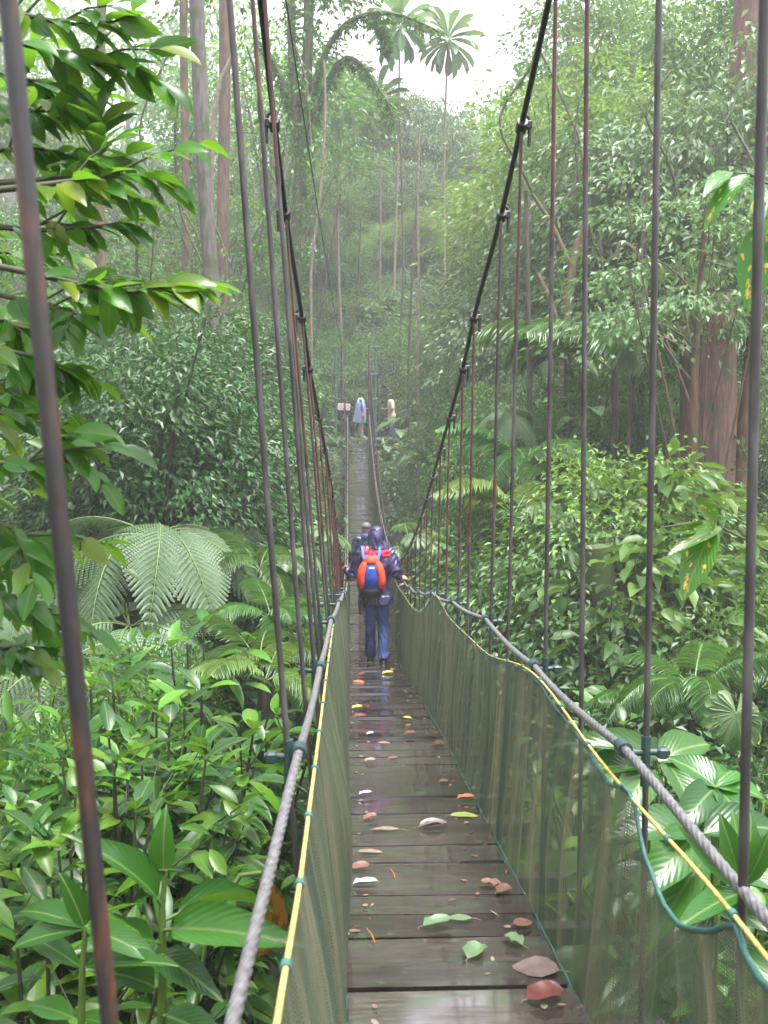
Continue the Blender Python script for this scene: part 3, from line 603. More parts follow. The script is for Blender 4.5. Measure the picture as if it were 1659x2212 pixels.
# far wood behind everything
mb = MB(); tb = []
for k in range(120):
    y = U(62, 105); x = U(-.5, .62)*y; px = 757+2240*x/y
    if 985 < px < 1150: h = U(4, 8)
    elif 880 < px < 1250: h = U(6, 11)
    else: h = U(8, 15)
    z = g0(x, y)
    d = rdir(26); d[:, 2] = np.abs(d[:, 2])*1.1-.25; C = np.array([x, y, z+h*.62])+d*np.array([3.2, 3.2, h*.42])
    idx = np.repeat(np.arange(26), 26); P = C[idx]+rng.normal(size=(len(idx), 3))*np.array([.75, .75, .42])
    mb.leaves(LO, P, rdir(len(P), -.4), np.array([0, 0, 1])+rdir(len(P))*.5, .42*U(.7, 1.3, len(P)), .24, k % 3)
    mb.tube([(x, y, z-1), (x+.2, y, z+h*.5), (x, y, z+h*.9)], [.22, .16, .05], 6, 3)
tag(mb.build('forest', [M['leaf_mid'], M['leaf_pale'], M['leaf_yellow'], M['bark_grey']]), 'far rainforest fading into the mist', 'forest', kind='stuff')
# ------------------------------------------------------------------ left bank, near
# lower left field of opposite-leaved shrubs
OPP = [opposite_proto(1.6, 6, .27, .38), opposite_proto(1.6, 7, .24, .36, spread=.45), opposite_proto(1.7, 6, .29, .36, spread=.4)]
# (px, py, Y) of each top
field = [(40, 1600, 5.6), (130, 1500, 6.6), (215, 1560, 5.8), (265, 1450, 7.2), (335, 1470, 6.6), (420, 1440, 7.0), (395, 1560, 5.4), (490, 1470, 6.4), (545, 1560, 5.6), (600, 1530, 6.6), (470, 1620, 4.8), (315, 1610, 4.9),
         (60, 1720, 4.5), (160, 1660, 4.7), (235, 1740, 4.2), (350, 1720, 4.1), (440, 1760, 3.9), (540, 1720, 4.1), (110, 1840, 3.6), (15, 1880, 3.4), (210, 1900, 3.4), (300, 1890, 3.5), (560, 1850, 3.5), (480, 1930, 3.3),
         (590, 1650, 5.2), (20, 2010, 2.9), (130, 2040, 2.8), (250, 2060, 2.8)]
for k, (px, py, Y_) in enumerate(field): at_top(px, py, Y_, OPP[k % 3], 1.62, 'leafy_shrub', 'bright green shrub with paired glossy leaves on dark upright stems below the left handrail', 'shrub', 'glossy shrubs below the left handrail')
for px, py, Y_, kd in [(90, 1560, 6.2, 'big'), (300, 1540, 5.6, 'mid'), (450, 1500, 6.2, 'mid'), (560, 1600, 5.9, 'big'), (180, 1780, 4.0, 'mid'), (380, 1850, 3.6, 'mid'), (520, 1800, 4.4, 'big'), (60, 1940, 3.3, 'mid'), (300, 2000, 3.1, 'dark2'), (430, 2050, 2.9, 'dark2'), (500, 2120, 2.8, 'dark2')]:
    at_top(px, py, Y_, SP[kd], {'mid': 2.3, 'big': 2.0, 'dark2': 1.8}[kd], 'field_bush', 'tangled small-leaved bush growing among the glossy shrubs below the left handrail', 'shrub', 'tangled bushes among the glossy shrubs', wide=.55)
def hand_leaf(mb, pxs, Y0, Y1, w, T=HI, mi=0, up=(0, -.35, 1), sb=None):
    a, b = D(pxs[0], pxs[1], Y0), D(pxs[2], pxs[3], Y1); d = np.array(b-a); mb.leaves(T, np.array(a)[None], d, np.array(up, float), np.linalg.norm(d), w, mi)
# large plant in front of them
p0 = D(345, 2330, 2.35); lp = tag(empty('broadleaf_plant', p0), 'tall single-stemmed plant with long pale-ribbed leaves, lower left beside the rusty rod', 'plant'); P0 = np.array(p0)
sb, mb = MB(), MB(); zb = g0(p0.x, p0.y)
sb.tube([Vector((p0.x, p0.y, zb-.2))-p0, Vector((0, 0, 0)), D(352, 2080, 2.35)-p0, D(350, 1960, 2.35)-p0, D(358, 1880, 2.36)-p0], [.016, .012, .01, .008, .005], 8)
for (a, b, c, d, y0, y1, w_, up) in [(352, 1960, 235, 1800, 2.35, 2.25, .075, (.6, -.5, .7)), (354, 1890, 348, 1790, 2.36, 2.3, .062, (0, -1, .3)), (352, 1990, 585, 1872, 2.35, 2.6, .06, (0, -.2, 1)), (350, 2010, 560, 1990, 2.35, 2.15, .10, (0, -.75, .8)), (350, 2040, 225, 2000, 2.35, 2.2, .085, (0, -.6, 1)), (345, 2060, 430, 2110, 2.35, 2.2, .08, (0, -.8, .8)), (345, 2140, 245, 2080, 2.35, 2.25, .07, (.4, -.6, .8)), (345, 2190, 470, 2230, 2.35, 2.25, .08, (0, -.6, .8))]:
    q, e = np.array(D(a, b, y0)), np.array(D(c, d, y1)); dv = e-q; st = q+dv*.12; sb.tube([q-P0, st-P0], .0045, 6); mb.leaves(HIW, (st-P0)[None], dv, np.array(up, float), np.linalg.norm(dv)*.95, w_)
sb.build('stem', M['stalk'], lp); mb.build('foliage', M['leaf_big'], lp)
# plant with whorled leaves at the left edge, lower
p0 = D(175, 2260, 2.1); lp = tag(empty('whorled_plant', p0), 'whorl of long shiny leaves on a green stem at the lower left corner', 'plant'); P0 = np.array(p0); sb, mb = MB(), MB(); zb = g0(p0.x, p0.y)
sb.tube([Vector((p0.x, p0.y, zb-.2))-p0, Vector((0, 0, 0)), D(178, 2090, 2.1)-p0, D(185, 2000, 2.1)-p0], [.012, .009, .007, .005], 8)
for (b0, e0, w_) in [((182, 2005), (20, 1925), .062), ((184, 2000), (318, 1975), .05), ((184, 2003), (330, 2050), .055), ((182, 2008), (5, 2020), .06), ((178, 2092), (340, 2040), .05), ((178, 2092), (40, 1990), .055), ((160, 2200), (60, 2150), .06), ((160, 2200), (300, 2205), .05), ((182, 2004), (150, 1900), .05)]:
    q, e = np.array(D(*b0, 2.1)), np.array(D(*e0, 2.1+U(-.2, .15))); dv = e-q; mb.leaves(HI, (q-P0)[None], dv, np.array([0, -.5, 1])+rng.normal(size=3)*.2, np.linalg.norm(dv), w_)
sb.build('stem', M['stalk'], lp); mb.build('foliage', M['leaf_big'], lp)
# yellowing drooping leaf beside the left handrail
p0 = D(565, 1885, 2.75); yl = tag(empty('drooping_plant', p0), 'arching leaf stalk with a big withered yellow-brown leaf hanging beside the left handrail', 'plant'); P0 = np.array(p0); mb = MB(); sb = MB()
mb.leaves(HIW, np.array([[0, 0, 0]]), np.array(D(600, 2130, 2.75))-P0, np.array([.5, -1, .2]), .32, .10)
z_ = g0(-.55, 2.7); sb.tube([np.array([-.62, 2.75, z_])-P0, np.array(D(450, 2000, 2.75))-P0, np.array(D(520, 1890, 2.75))-P0, np.zeros(3)], .007, 6)
M['leaf_wither'] = leafmat('leaf_wither', [(.22, .10, .012), (.26, .13, .015)], .4, .3, (.3, .16, .02), vein=.6, var=.05, spots=(5, .5, (.05, .03, .01)))
mb.build('foliage', M['leaf_wither'], yl); sb.build('stem', M['stalk'], yl)
# ------------------------------------------------------------------ tree whose branches come in from the upper left
rt = Vector((-2.6, 2.9, g0(-2.6, 2.9))); near = tag(empty('overhanging_tree', rt), 'near tree with glossy bright leaves reaching in from the left edge above the bridge', 'tree'); R0 = np.array(rt)
mb, sb = MB(), MB(); sb.tube([rt*0-Vector((0, 0, .5)), Vector((-.05, 0, 1.2)), Vector((.05, 0, 2.6)), Vector((-.05, .05, 4.6))], [.11, .09, .075, .05], 10)
def branch(pix, Y0, Y1, lf, dens, side_n=3, thick=.008):
    n = len(pix); P = np.array([np.array(D(px, py, Y0+(Y1-Y0)*i/(n-1))) for i, (px, py) in enumerate(pix)])-R0
    a = np.array([-.02, 0, float(np.clip(P[0][2]-.35, .6, 4.4))]); t = np.linspace(0, 1, 14)
    PP_ = np.concatenate([a[None], P]); s = np.linspace(0, 1, len(PP_)); Q = np.stack([np.interp(t, s, PP_[:, c]) for c in range(3)], -1); Q[1:-1] = (Q[:-2]+2*Q[1:-1]+Q[2:])/4
    sb.tube(Q, np.linspace(thick*1.4, thick*.3, 14), 6)
    def dress(Q, k, f0, lf):
        tt = np.linspace(f0, 1, k); W_ = np.stack([np.interp(tt, np.linspace(0, 1, len(Q)), Q[:, c]) for c in range(3)], -1); T = nrm(np.gradient(W_, axis=0))
        for i in range(k):
            sd = nrm(np.cross(T[i], [0, 0, 1]))*(1 if i % 2 else -1); f = i/(k-1); o = T[i]*(.55+.7*f)+sd*(.9-.5*f)+np.array([0, 0, U(-.75, .3)])+rng.normal(size=3)*.22
            l = lf*U(.75, 1.15); mb.leaves(HI, W_[i][None], o, np.array([0, -.25, 1])+rng.normal(size=3)*.4, l, l*U(.42, .52))
    dress(Q, dens, .42, lf)
    for _ in range(side_n):
        f = U(.45, .92); q = np.array([np.interp(f, t, Q[:, c]) for c in range(3)]); d = nrm(Q[-1]-Q[-4])+rng.normal(size=3)*np.array([.5, .5, .6]); e = q+nrm(d)*U(.1, .24); G = np.stack([q, (q+e)/2+np.array([0, 0, .012]), e]); sb.tube(G, [.0035, .003, .0015], 5); dress(G, 6, .3, lf*.95)
for pix, Y0, Y1, k in [([(-100, 0), (40, 30), (155, 55), (255, 45)], 2.5, 2.4, 15), ([(-100, 60), (80, 100), (175, 135), (285, 150)], 2.3, 2.5, 16), ([(-100, 200), (40, 240), (155, 240)], 2.6, 2.6, 13),
    ([(-100, 400), (80, 392), (185, 375), (217, 300), (217, 250)], 2.5, 2.45, 17), ([(-100, 420), (95, 400), (245, 378), (355, 385)], 2.3, 2.35, 18), ([(-80, 480), (75, 500), (215, 490), (265, 480)], 2.6, 2.6, 15),
    ([(-80, 560), (70, 590), (195, 620), (285, 635), (375, 620)], 2.25, 2.3, 19), ([(-80, 620), (60, 650), (155, 680), (265, 690)], 2.6, 2.5, 16), ([(-80, 740), (80, 770), (145, 810)], 2.4, 2.5, 13), ([(-80, 880), (60, 900), (145, 950)], 2.5, 2.6, 13),
    ([(-80, 1000), (60, 1000), (145, 980)], 2.3, 2.4, 12), ([(-80, 1100), (50, 1150), (85, 1190)], 2.5, 2.5, 12), ([(-80, 1260), (30, 1290), (85, 1330)], 2.4, 2.5, 11), ([(-80, 330), (70, 320), (135, 330)], 2.7, 2.7, 13), ([(-80, 140), (50, 170), (115, 190)], 2.7, 2.7, 12),
    ([(-120, 820), (0, 830), (65, 860)], 2.8, 2.8, 12), ([(-120, 680), (0, 690), (75, 720)], 2.8, 2.8, 12), ([(-120, 540), (0, 545), (105, 550)], 2.9, 2.9, 12), ([(-100, 1380), (0, 1400), (70, 1430)], 2.6, 2.6, 10)]: branch(pix, Y0, Y1, .102, k+5)
sb.build('trunk', M['twig'], near); mb.build('crown', M['leaf_near'], near)
c_, C_ = crown_mesh('added_shade_crown', (4.2, 3.6, 1.5), 48, 60, .17, .45, M['leaf_mid'], centre=(.2, -1.2, 7.2), cl=.26, tmpl=LO); put('added_shade_crown', c_, near)  # unseen leaf canopy added above the frame to shade the near bank
for (x_, y_, H_) in [(-3.6, 5.0, 6.6), (-3.9, 7.0, 6.0)]:
    plant('shade_tree', tree_proto(H_, (1.5, 1.5, 2.9), 44, 60, .13, .42, M['leaf_mid'], M['bark'], .08, low=-.9, tmpl=MID, cz_=.6), 'leafy tree behind the overhanging branches at the left edge' if y_ < 6 else 'second leafy tree at the left edge, behind the first', 'tree', (x_, y_, g0(x_, y_)))
# ------------------------------------------------------------------ left slope
fern_pos = [(330, 1130, 10.6, .95, 'large grey-green tree fern with spreading feathery fronds left of the bridge'), (440, 1120, 12.5, .8, 'tree fern behind the large one, half hidden by its fronds'), (130, 1420, 8.6, .72, 'small tree fern low on the left, crossed by the thick rusty rod'), (280, 1330, 9.5, .72, 'low tree fern just below the large one'), (505, 960, 15.5, .8, 'dark tree fern on the left slope beside the hanger rods'), (90, 1270, 10.2, .75, 'tree fern at the far left below the overhanging branches')]
for px, py, Y_, s, lb in fern_pos:
    p = D(px, py, Y_); z = p.z-1.75*s; o = plant('tree_fern', PP['fern'], lb, 'tree fern', (p.x, p.y, z), U(0, 6), s)
    gz = g0(p.x, p.y)
    if z > gz+.2: put('lower_trunk', MB().tube([(0, 0, (gz-z-.5)/s), (0, 0, .1)], [.13, .11], 10).mesh('lower_trunk', M['bark']), o)
for px, py, Y_, s, pr, lb in [(560, 1190, 10.5, .5, 'palm', 'feather palm with long arching fronds just left of the hanger rods'), (560, 1380, 8.2, .5, 'palm', 'small palm with drooping fronds low beside the left netting'), (570, 1430, 7.2, .38, 'gold', 'dying palm with yellow-brown hanging fronds near the left handrail'), (585, 1300, 9.4, .4, 'palm', 'small pale palm below the tree fern'),
    (395, 715, 21, 1.25, 'fan', 'fan-leaved plant with round pleated leaves on the upper left slope'), (570, 1130, 12.5, .9, 'fan', 'fan-leaved plant behind the left hanger rods'), (340, 1140, 13, .6, 'taro', 'plant with broad pale leaves above the large tree fern'), (545, 900, 18, 1.0, 'taro', 'broad-leaved plant beside the mossy trunk on the left slope'), (390, 1030, 15, .9, 'gold', 'yellowish palm frond plant in the dark left thicket')]:
    p = D(px, py, Y_); hh = {'palm': 1.2, 'gold': 1.4, 'fan': 1.2, 'taro': 1.2}[pr]*s; z = p.z-hh
    o = plant({'palm': 'feather_palm', 'gold': 'dying_palm', 'fan': 'fan_palm', 'taro': 'broadleaf_plant'}[pr], PP[pr], lb, 'palm' if pr != 'taro' else 'plant', (p.x, p.y, z), U(0, 6), s); gz = g0(p.x, p.y)
    if z > gz+.2: put('stem', MB().tube([(0, 0, (gz-z-.4)/s), (0, 0, 0)], .05, 8).mesh('stem', M['bark']), o)
# dark thicket of shrubs, left
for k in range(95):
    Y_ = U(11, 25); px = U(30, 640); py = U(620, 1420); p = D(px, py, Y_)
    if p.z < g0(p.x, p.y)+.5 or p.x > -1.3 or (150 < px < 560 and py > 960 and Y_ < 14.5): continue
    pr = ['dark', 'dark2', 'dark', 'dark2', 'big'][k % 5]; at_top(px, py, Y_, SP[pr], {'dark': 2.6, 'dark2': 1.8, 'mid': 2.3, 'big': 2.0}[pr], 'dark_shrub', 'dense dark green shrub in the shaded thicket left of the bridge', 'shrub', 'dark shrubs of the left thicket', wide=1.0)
for px, py, Y_ in [(310, 1385, 8.5), (400, 1420, 8.0), (500, 1440, 8.0), (230, 1430, 8.2)]: at_top(px, py, Y_, SP['mid'], 2.3, 'creeper_mound', 'mound of small round pale leaves below the tree ferns', 'shrub', 'leafy mounds below the tree ferns', wide=.6)
def trunk_thing(name, pix, Y_, r0, r1, bark, label, crown=None, cat='tree', extra=(), leaf='leaf_mid', crownR=2.4, moss=0):
    P = np.array([np.array(D(px, py, Y_+(k*0))) for k, (px, py) in enumerate(pix)]); gx_, gy_ = P[-1][0], P[-1][1]; gz = g0(gx_, gy_); base = np.array([gx_, gy_, gz])
    P = np.concatenate([P, [[gx_+.05, gy_, gz-.5]]]) if P[-1][2] > gz-.3 else P; o = tag(empty(name, base), label, cat); n = 24
    d = np.concatenate([[0], np.cumsum(np.linalg.norm(np.diff(P, axis=0), axis=1))]); d /= d[-1]; t = np.linspace(0, 1, n); Q = np.stack([np.interp(t, d, P[:, c]) for c in range(3)], -1)
    for _ in range(2): Q[1:-1] = (Q[:-2]+2*Q[1:-1]+Q[2:])/4
    mb = MB().tube(Q-base, r1+(r0-r1)*t**1.2, 12)
    for ex in extra:                                # (pixel line, r0, r1, dy)
        E = np.array([np.array(D(px, py, Y_+ex[3]*k/len(ex[0]))) for k, (px, py) in enumerate(ex[0])]); dd = np.linspace(0, 1, len(E)); tt = np.linspace(0, 1, 16); E = np.stack([np.interp(tt, dd, E[:, c]) for c in range(3)], -1)
        for _ in range(2): E[1:-1] = (E[:-2]+2*E[1:-1]+E[2:])/4
        mb.tube(E-base, np.linspace(ex[1], ex[2], 16), 8)
        if moss:
            k = int(moss*85); tt2 = U(0, 1, k); q = np.stack([np.interp(tt2, tt, E[:, c]) for c in range(3)], -1); hg = U(.0, 1, k)**2*.7
            epi.leaves(LO, q+rng.normal(size=q.shape)*.07-np.array([0, 0, 1])*hg[:, None]*.3-base, rdir(k)-np.array([0, 0, .9]), rdir(k), U(.14, .3, k), .06)
    mb.build('trunk', bark, o); return o, Q, base
epi = MB()
# mossy tree with arching limbs, centre
o, Q, base = trunk_thing('mossy_tree', [(668, -60), (665, 150), (655, 300), (640, 420), (640, 560), (638, 760), (636, 900)], 30, .17, .14, M['bark_moss'], 'tall mossy tree with arching fern-hung limbs above the far bridge', moss=6, extra=[
    ([(628, -60), (630, 100), (640, 250), (655, 420)], .11, .13, 0), ([(655, 300), (672, 210), (690, 140), (720, 70), (760, 40), (800, 24), (850, 26), (905, 45), (960, 75)], .11, .03, -1.5), ([(650, 340), (690, 235), (715, 150), (745, 120), (775, 128), (800, 165), (835, 215), (850, 250)], .1, .03, -1), ([(650, 300), (630, 230), (605, 160), (585, 120), (560, 90)], .11, .05, 1.5), ([(800, 24), (830, 60), (835, 110)], .05, .03, 0), ([(670, -60), (700, -20), (720, -90)], .1, .05, 0)])
k = 1100; tt = U(0, .95, k); q = np.stack([np.interp(tt, np.linspace(0, 1, len(Q)), Q[:, c]) for c in range(3)], -1); epi.leaves(LO, q+rng.normal(size=q.shape)*np.array([.28, .25, .2])-base, rdir(k)-np.array([0, 0, .4]), rdir(k, .5), U(.15, .34, k), .09); 
c_, C_ = crown_mesh('crown', (3.2, 2.6, 1.8), 40, 50, .2, .5, M['leaf_mid'], centre=tuple(np.array(D(600, -20, 30))-base)); epi.build('epiphytes', M['leaf_mid'], o); put('crown', c_, o)
trunk_thing('red_barked_tree', [(485, -60), (486, 200), (482, 420), (478, 800), (476, 1000)], 24, .15, .125, M['bark_red'], 'straight smooth reddish trunk behind the left hanger rods')
trunk_thing('bent_tree', [(505, 118), (480, 122), (464, 150), (462, 220), (456, 400), (450, 620), (446, 900)], 20, .06, .05, M['liana'], 'slender pale trunk bent over at its top, left of the reddish trunk')
trunk_thing('misty_tree', [(422, -60), (434, 250), (452, 560), (478, 860), (500, 1150), (512, 1350)], 17.5, .15, .12, M['bark_grey'], 'tall grey trunk between the overhanging leaves and the left hanger rods')
trunk_thing('slender_tree', [(395, -60), (398, 200), (402, 500), (405, 900)], 28, .12, .10, M['bark_brown'], 'slender brown trunk just left of the tall grey trunk')
trunk_thing('leaning_tree', [(222, -60), (215, 150), (214, 380), (222, 800)], 22, .14, .10, M['bark_brown'], 'brown trunk showing behind the overhanging leaves')
trunk_thing('mottled_tree', [(620, 560), (632, 700), (640, 850), (645, 1000)], 18, .09, .07, M['bark_moss'], 'thin lichen-spotted trunk between the left hanger rods')
for pix, Y_, r_, lb in [([(905, 285), (902, 450), (905, 600), (903, 720)], 30, .045, 'thin pale straight trunk right of the far bridge end'), ([(700, 130), (706, 250), (694, 380), (690, 480), (670, 520)], 25, .04, 'pale twisting vine hanging in front of the mossy tree'), ([(862, 235), (868, 400), (872, 600), (862, 760)], 42, .05, 'thin dark sapling leaning above the far landing'), ([(905, 380), (895, 520), (885, 700), (882, 800)], 36, .05, 'dark slender trunk behind the boulder'), ([(735, 420), (712, 560), (680, 740), (665, 820)], 33, .05, 'slanting sapling left of the far posts'), ([(780, 470), (772, 640), (768, 780)], 46, .04, 'slanting thin sapling above the far posts')]:
    trunk_thing('sapling', pix, Y_, r_*1.2, r_*.7, M['liana'] if 'pale' in lb else M['bark'], lb)
# ------------------------------------------------------------------ centre and far hillside
for px, py, Y_, H, lb in [(863, 50, 46, 15, 'taller of two rosette-leaved trees against the sky'), (968, 80, 47, 15, 'shorter, right one of two rosette-leaved trees against the sky'), (735, 190, 44, 12, 'rosette-leaved tree beside the mossy tree, below the arch'), (815, 215, 46, 12, 'low rosette-leaved tree between the arch and the taller rosette')]:
    p = D(px, py, Y_); z = g0(p.x, p.y); s_ = 1.1; plant('rosette_tree', rosette_proto((p.z-z)/s_, L=1.35, w=.34), lb, 'tree', (p.x, p.y, z), U(0, 6), s_)
hill = [  # px, py(top), Y, kind
    (780, 290, 56, 'yellow'), (860, 330, 54, 'pale'), (950, 400, 56, 'mid'), (740, 370, 52, 'mid'), (690, 310, 54, 'yellow'), (900, 450, 50, 'yellow'), (1020, 480, 48, 'pale'), (820, 480, 50, 'yellow'), (700, 470, 47, 'mid'), (980, 320, 62, 'pale'), (880, 190, 57, 'pale'), (945, 240, 59, 'pale'), (810, 170, 58, 'pale'), (745, 130, 56, 'mid'), (1020, 300, 61, 'pale'), (560, 250, 46, 'mid'), (520, 350, 38, 'mid2'), (590, 380, 35, 'mid'), (420, 200, 40, 'mid2'), (60, 100, 34, 'mid2'), (330, 430, 30, 'dark'), (420, 480, 28, 'mid2'), (220, 420, 29, 'dark'), (130, 400, 27, 'mid'), (520, 560, 27, 'mid'), (600, 30, 40, 'mid'), (330, 300, 44, 'pale'), (240, 260, 46, 'mid'), (150, 240, 40, 'mid'),
    (1290, 140, 28, 'yellow'), (1200, 210, 31, 'yellow'), (1380, 230, 29, 'yellow'), (1310, 330, 25, 'mid2'), (1180, 420, 30, 'mid'), (1250, -140, 42, 'mid2'), (1350, -120, 38, 'mid2'), (1440, -60, 34, 'mid'), (1560, -160, 32, 'mid2'), (1530, 110, 24, 'pale'), (1620, 160, 23, 'pale'), (1450, 210, 25, 'pale'), (1650, 40, 30, 'mid2'), (1160, 560, 27, 'pale'), (1060, 640, 29, 'pale'), (1250, 560, 24, 'mid2'), (1420, 420, 24, 'dark'), (1560, 420, 22, 'mid2'), (1100, 480, 36, 'mid'), (1660, 330, 26, 'mid2')]
LB = dict(mid='bushy green tree in the mist on the forest slope', mid2='vine-hung green tree rising from the forest slope', pale='pale-leaved tree with layered foliage on the misty slope', yellow='yellow-green tree on the misty slope', dark='dark green tree standing in the left forest')
HT = dict(mid=11.6, mid2=13.8, pale=9.9, yellow=10.3, dark=12.8)
for px, py, Y_, kd in hill: at_top(px, py, Y_, TP[kd], HT[kd], 'forest_tree', LB[kd], 'tree', LB[kd].split(' on ')[0].split(' rising')[0].split(' standing')[0].replace(' tree', ' trees', 1)+' of the far slope')
for k in range(6):
    px, py, Y_ = U(660, 1100), U(300, 560), U(42, 56); at_top(px, py, Y_, TP['slim'], 14, 'slim_tree', 'slim young tree with a narrow crown beyond the far landing', 'tree', 'slim trees beyond the far landing')
for k in range(130):
    Y_ = U(39, 56); px = U(540, 1180); py = 840-(Y_-38)*26+U(-40, 30); p = D(px, py, Y_)
    if abs(p.x-.7) < 2.4 and p.y < 41.2: continue
    if p.z < g0(p.x, p.y)+.8: continue
    kd = ['mid', 'yellow', 'pale', 'big', 'yellow', 'mid'][k % 6]; H_ = {'mid': 2.3, 'yellow': 2.4, 'pale': 2.5, 'big': 2.0}[kd]
    at_top(px, py, Y_, SP[kd], H_, 'hillside_shrub', 'light green shrub on the hillside behind the far landing', 'shrub', 'shrubs on the far hillside')
for px, py, Y_, kd in [(640, 900, 33, 'mid'), (690, 980, 31, 'mid'), (660, 1080, 27, 'big'), (700, 1130, 26, 'mid'), (610, 1040, 28, 'dark2'), (860, 990, 33, 'mid'), (920, 1000, 31, 'yellow'), (880, 1080, 29, 'mid'), (950, 1090, 27, 'big'), (900, 1150, 25, 'mid'), (1000, 1050, 27, 'dark'), (1040, 1130, 23, 'mid'), (980, 1180, 21, 'mid'), (900, 1010, 35, 'big'), (850, 1120, 30, 'mid'), (700, 880, 36, 'mid'), (930, 880, 37, 'pale'), (970, 940, 35, 'mid')]:
    p = D(px, py, Y_)
    if abs(p.x-.3) < 1.35 and p.z > float(dz(p.y))-.6: continue
    at_top(px, py, Y_, SP[kd], {'mid': 2.3, 'yellow': 2.4, 'big': 2.0, 'dark2': 1.8, 'dark': 2.6, 'pale': 2.5}[kd], 'bank_shrub', 'green shrub on the slope just below the far end of the bridge', 'shrub', 'shrubs below the far bridge end', wide=.7)
for px, py, Y_, s, lb in [(870, 900, 36.6, 1.0, 'giant pale-green leaf plant in front of the man in the beige shirt'), (840, 960, 35.6, .8, 'broad-leaved plant at the right foot of the far post'), (910, 975, 34, .8, 'broad-leaved plant below the giant pale leaves')]:
    p = D(px, py, Y_); z = p.z-1.15*s; o = plant('giant_leaf_plant', PP['taro'], lb, 'plant', (p.x, p.y, z), U(0, 6), s); gz = g0(p.x, p.y)
    if z > gz+.1: put('stalk', MB().tube([(0, 0, (gz-z-.4)/s), (0, 0, 0)], .04, 8).mesh('stalk', M['stalk']), o)
o = plant('fan_palm', PP['fan'], 'fan-leaved palm with a grey star-shaped leaf just right of the hooded hiker', 'palm', tuple(D(895, 1225, 17)), 1.0, .6); q = D(895, 1225, 17); put('trunk', MB().tube([(0, 0, (g0(q.x, q.y)-q.z-.4)/.6), (0, 0, -.1)], .06, 8).mesh('trunk', M['bark']), o)
for k in range(44):                                 # low growth hugging the far half of the walkway, below its edges
    Y_ = U(17, 35.5); sd = 1 if k % 2 else -1; x_ = .3+sd*U(1.0, 2.6); z_ = float(dz(Y_))-U(.15, .9) if abs(x_-.3) < 1.7 else float(dz(Y_))+U(-.4, .9)
    kd = ['mid', 'dark2', 'yellow', 'big'][k % 4]; hh = {'mid': 2.3, 'yellow': 2.4, 'dark2': 1.8, 'big': 2.0}[kd]; s_ = U(.5, .75)
    o = plant('edge_shrub', SP[kd], 'low bushy shrub under the edge of the far half of the bridge', 'shrub', (x_, Y_, z_-hh*s_), U(0, 6), s_, 'low shrubs along the far half of the bridge'); gz = g0(x_, Y_)
    if z_-hh*s_ > gz+.1: put('lower_stem', MB().tube([(.05, 0, (gz-z_+hh*s_)/s_-.4), (0, 0, .1)], [.05, .03], 6).mesh('lower_stem', M['twig']), o)
# broad-leaved, fan-leaved and feathery plants mixed into both banks
for k in range(40):
    left = k % 2 == 0; px = U(60, 620) if left else U(1000, 1640); py = U(760, 1380) if left else U(620, 1480); Y_ = U(13, 23) if left else U(14, 23)
    if left and 150 < px < 560 and py > 960 and Y_ < 14.5: Y_ = U(15, 20)
    p = D(px, py, Y_); gz = g0(p.x, p.y)
    if p.z < gz+.4 or abs(p.x-.3) < 2.2: continue
    pr, nm, lb, ct = [('taro', 'broadleaf_plant', 'broad-leaved plant in the thicket on the %s bank', 'plant'), ('fan', 'fan_palm', 'fan-leaved palm in the thicket on the %s bank', 'palm'), ('fern', 'tree_fern', 'small tree fern in the thicket on the %s bank', 'tree fern'), ('palm', 'feather_palm', 'small feather palm in the thicket on the %s bank', 'palm'), ('taro', 'broadleaf_plant', 'broad-leaved plant in the thicket on the %s bank', 'plant')][(k//2) % 5]
    s_ = {'taro': U(.5, .9), 'fan': U(.4, .65), 'fern': U(.45, .65), 'palm': U(.45, .7)}[pr]; z = p.z-{'taro': 1.15, 'fan': 1.2, 'fern': 1.9, 'palm': 1.2}[pr]*s_; sd = 'left' if left else 'right'
    o = plant(nm, PP[pr], lb % sd, ct, (p.x, p.y, z), U(0, 6), s_, {'taro': 'broad-leaved plants of the ', 'fan': 'fan palms of the ', 'fern': 'small tree ferns of the ', 'palm': 'small palms of the '}[pr]+sd+' bank')
    if z > gz+.15: put('lower_stem', MB().tube([(.04, 0, (gz-z-.4)/s_), (0, 0, .05)], .05, 6).mesh('lower_stem', M['bark']), o)
# hanging vines
for k in range(26):
    left = k % 3 == 0; px = U(330, 640) if left else U(1100, 1640); py = U(60, 420); Y_ = U(15, 27); a = np.array(D(px, py, Y_)); L_ = U(2.0, 5.5); w_ = U(.1, .7)*(1 if k % 2 else -1); t = np.linspace(0, 1, 14); ph = U(0, 6)
    P = np.stack([w_*np.sin(t*PI*U(.8, 1.4))+.06*np.sin(t*9+ph), .1*np.sin(t*5+ph), -L_*t], -1); vo = tag(empty('liana', a), 'thin brown vine hanging from the misty trees on the '+('left' if left else 'right'), 'vine', 'vines hanging on the '+('left' if left else 'right'))
    put('stem', MB().tube(P, U(.012, .028), 5).mesh('stem', M['bark_grey' if k % 2 else 'bark']), vo); k2 = int(L_*16); tt = U(0, 1, k2); q = np.stack([np.interp(tt, t, P[:, c]) for c in range(3)], -1)
    put('foliage', MB().leaves(LO, q+rng.normal(size=q.shape)*.05, rdir(k2)-np.array([0, 0, .6]), rdir(k2, .4), U(.09, .2, k2), .07).mesh('foliage', M['leaf_mid']), vo)
for k in range(8):                                 # slender bare trunks among the right-hand trees
    px = U(1090, 1640); Y_ = U(15, 26); t0, t1 = U(300, 600), U(950, 1200); dx = U(-50, 50)
    trunk_thing('slender_tree', [(px+dx, t0), (px+dx*.4, (t0+t1)/2), (px, t1)], Y_, U(.03, .07), U(.02, .04), M['bark' if k % 3 else 'bark_grey'], 'slender bare trunk among the trees of the right bank', cat='tree')[0]['group'] = 'slender trunks of the right bank'
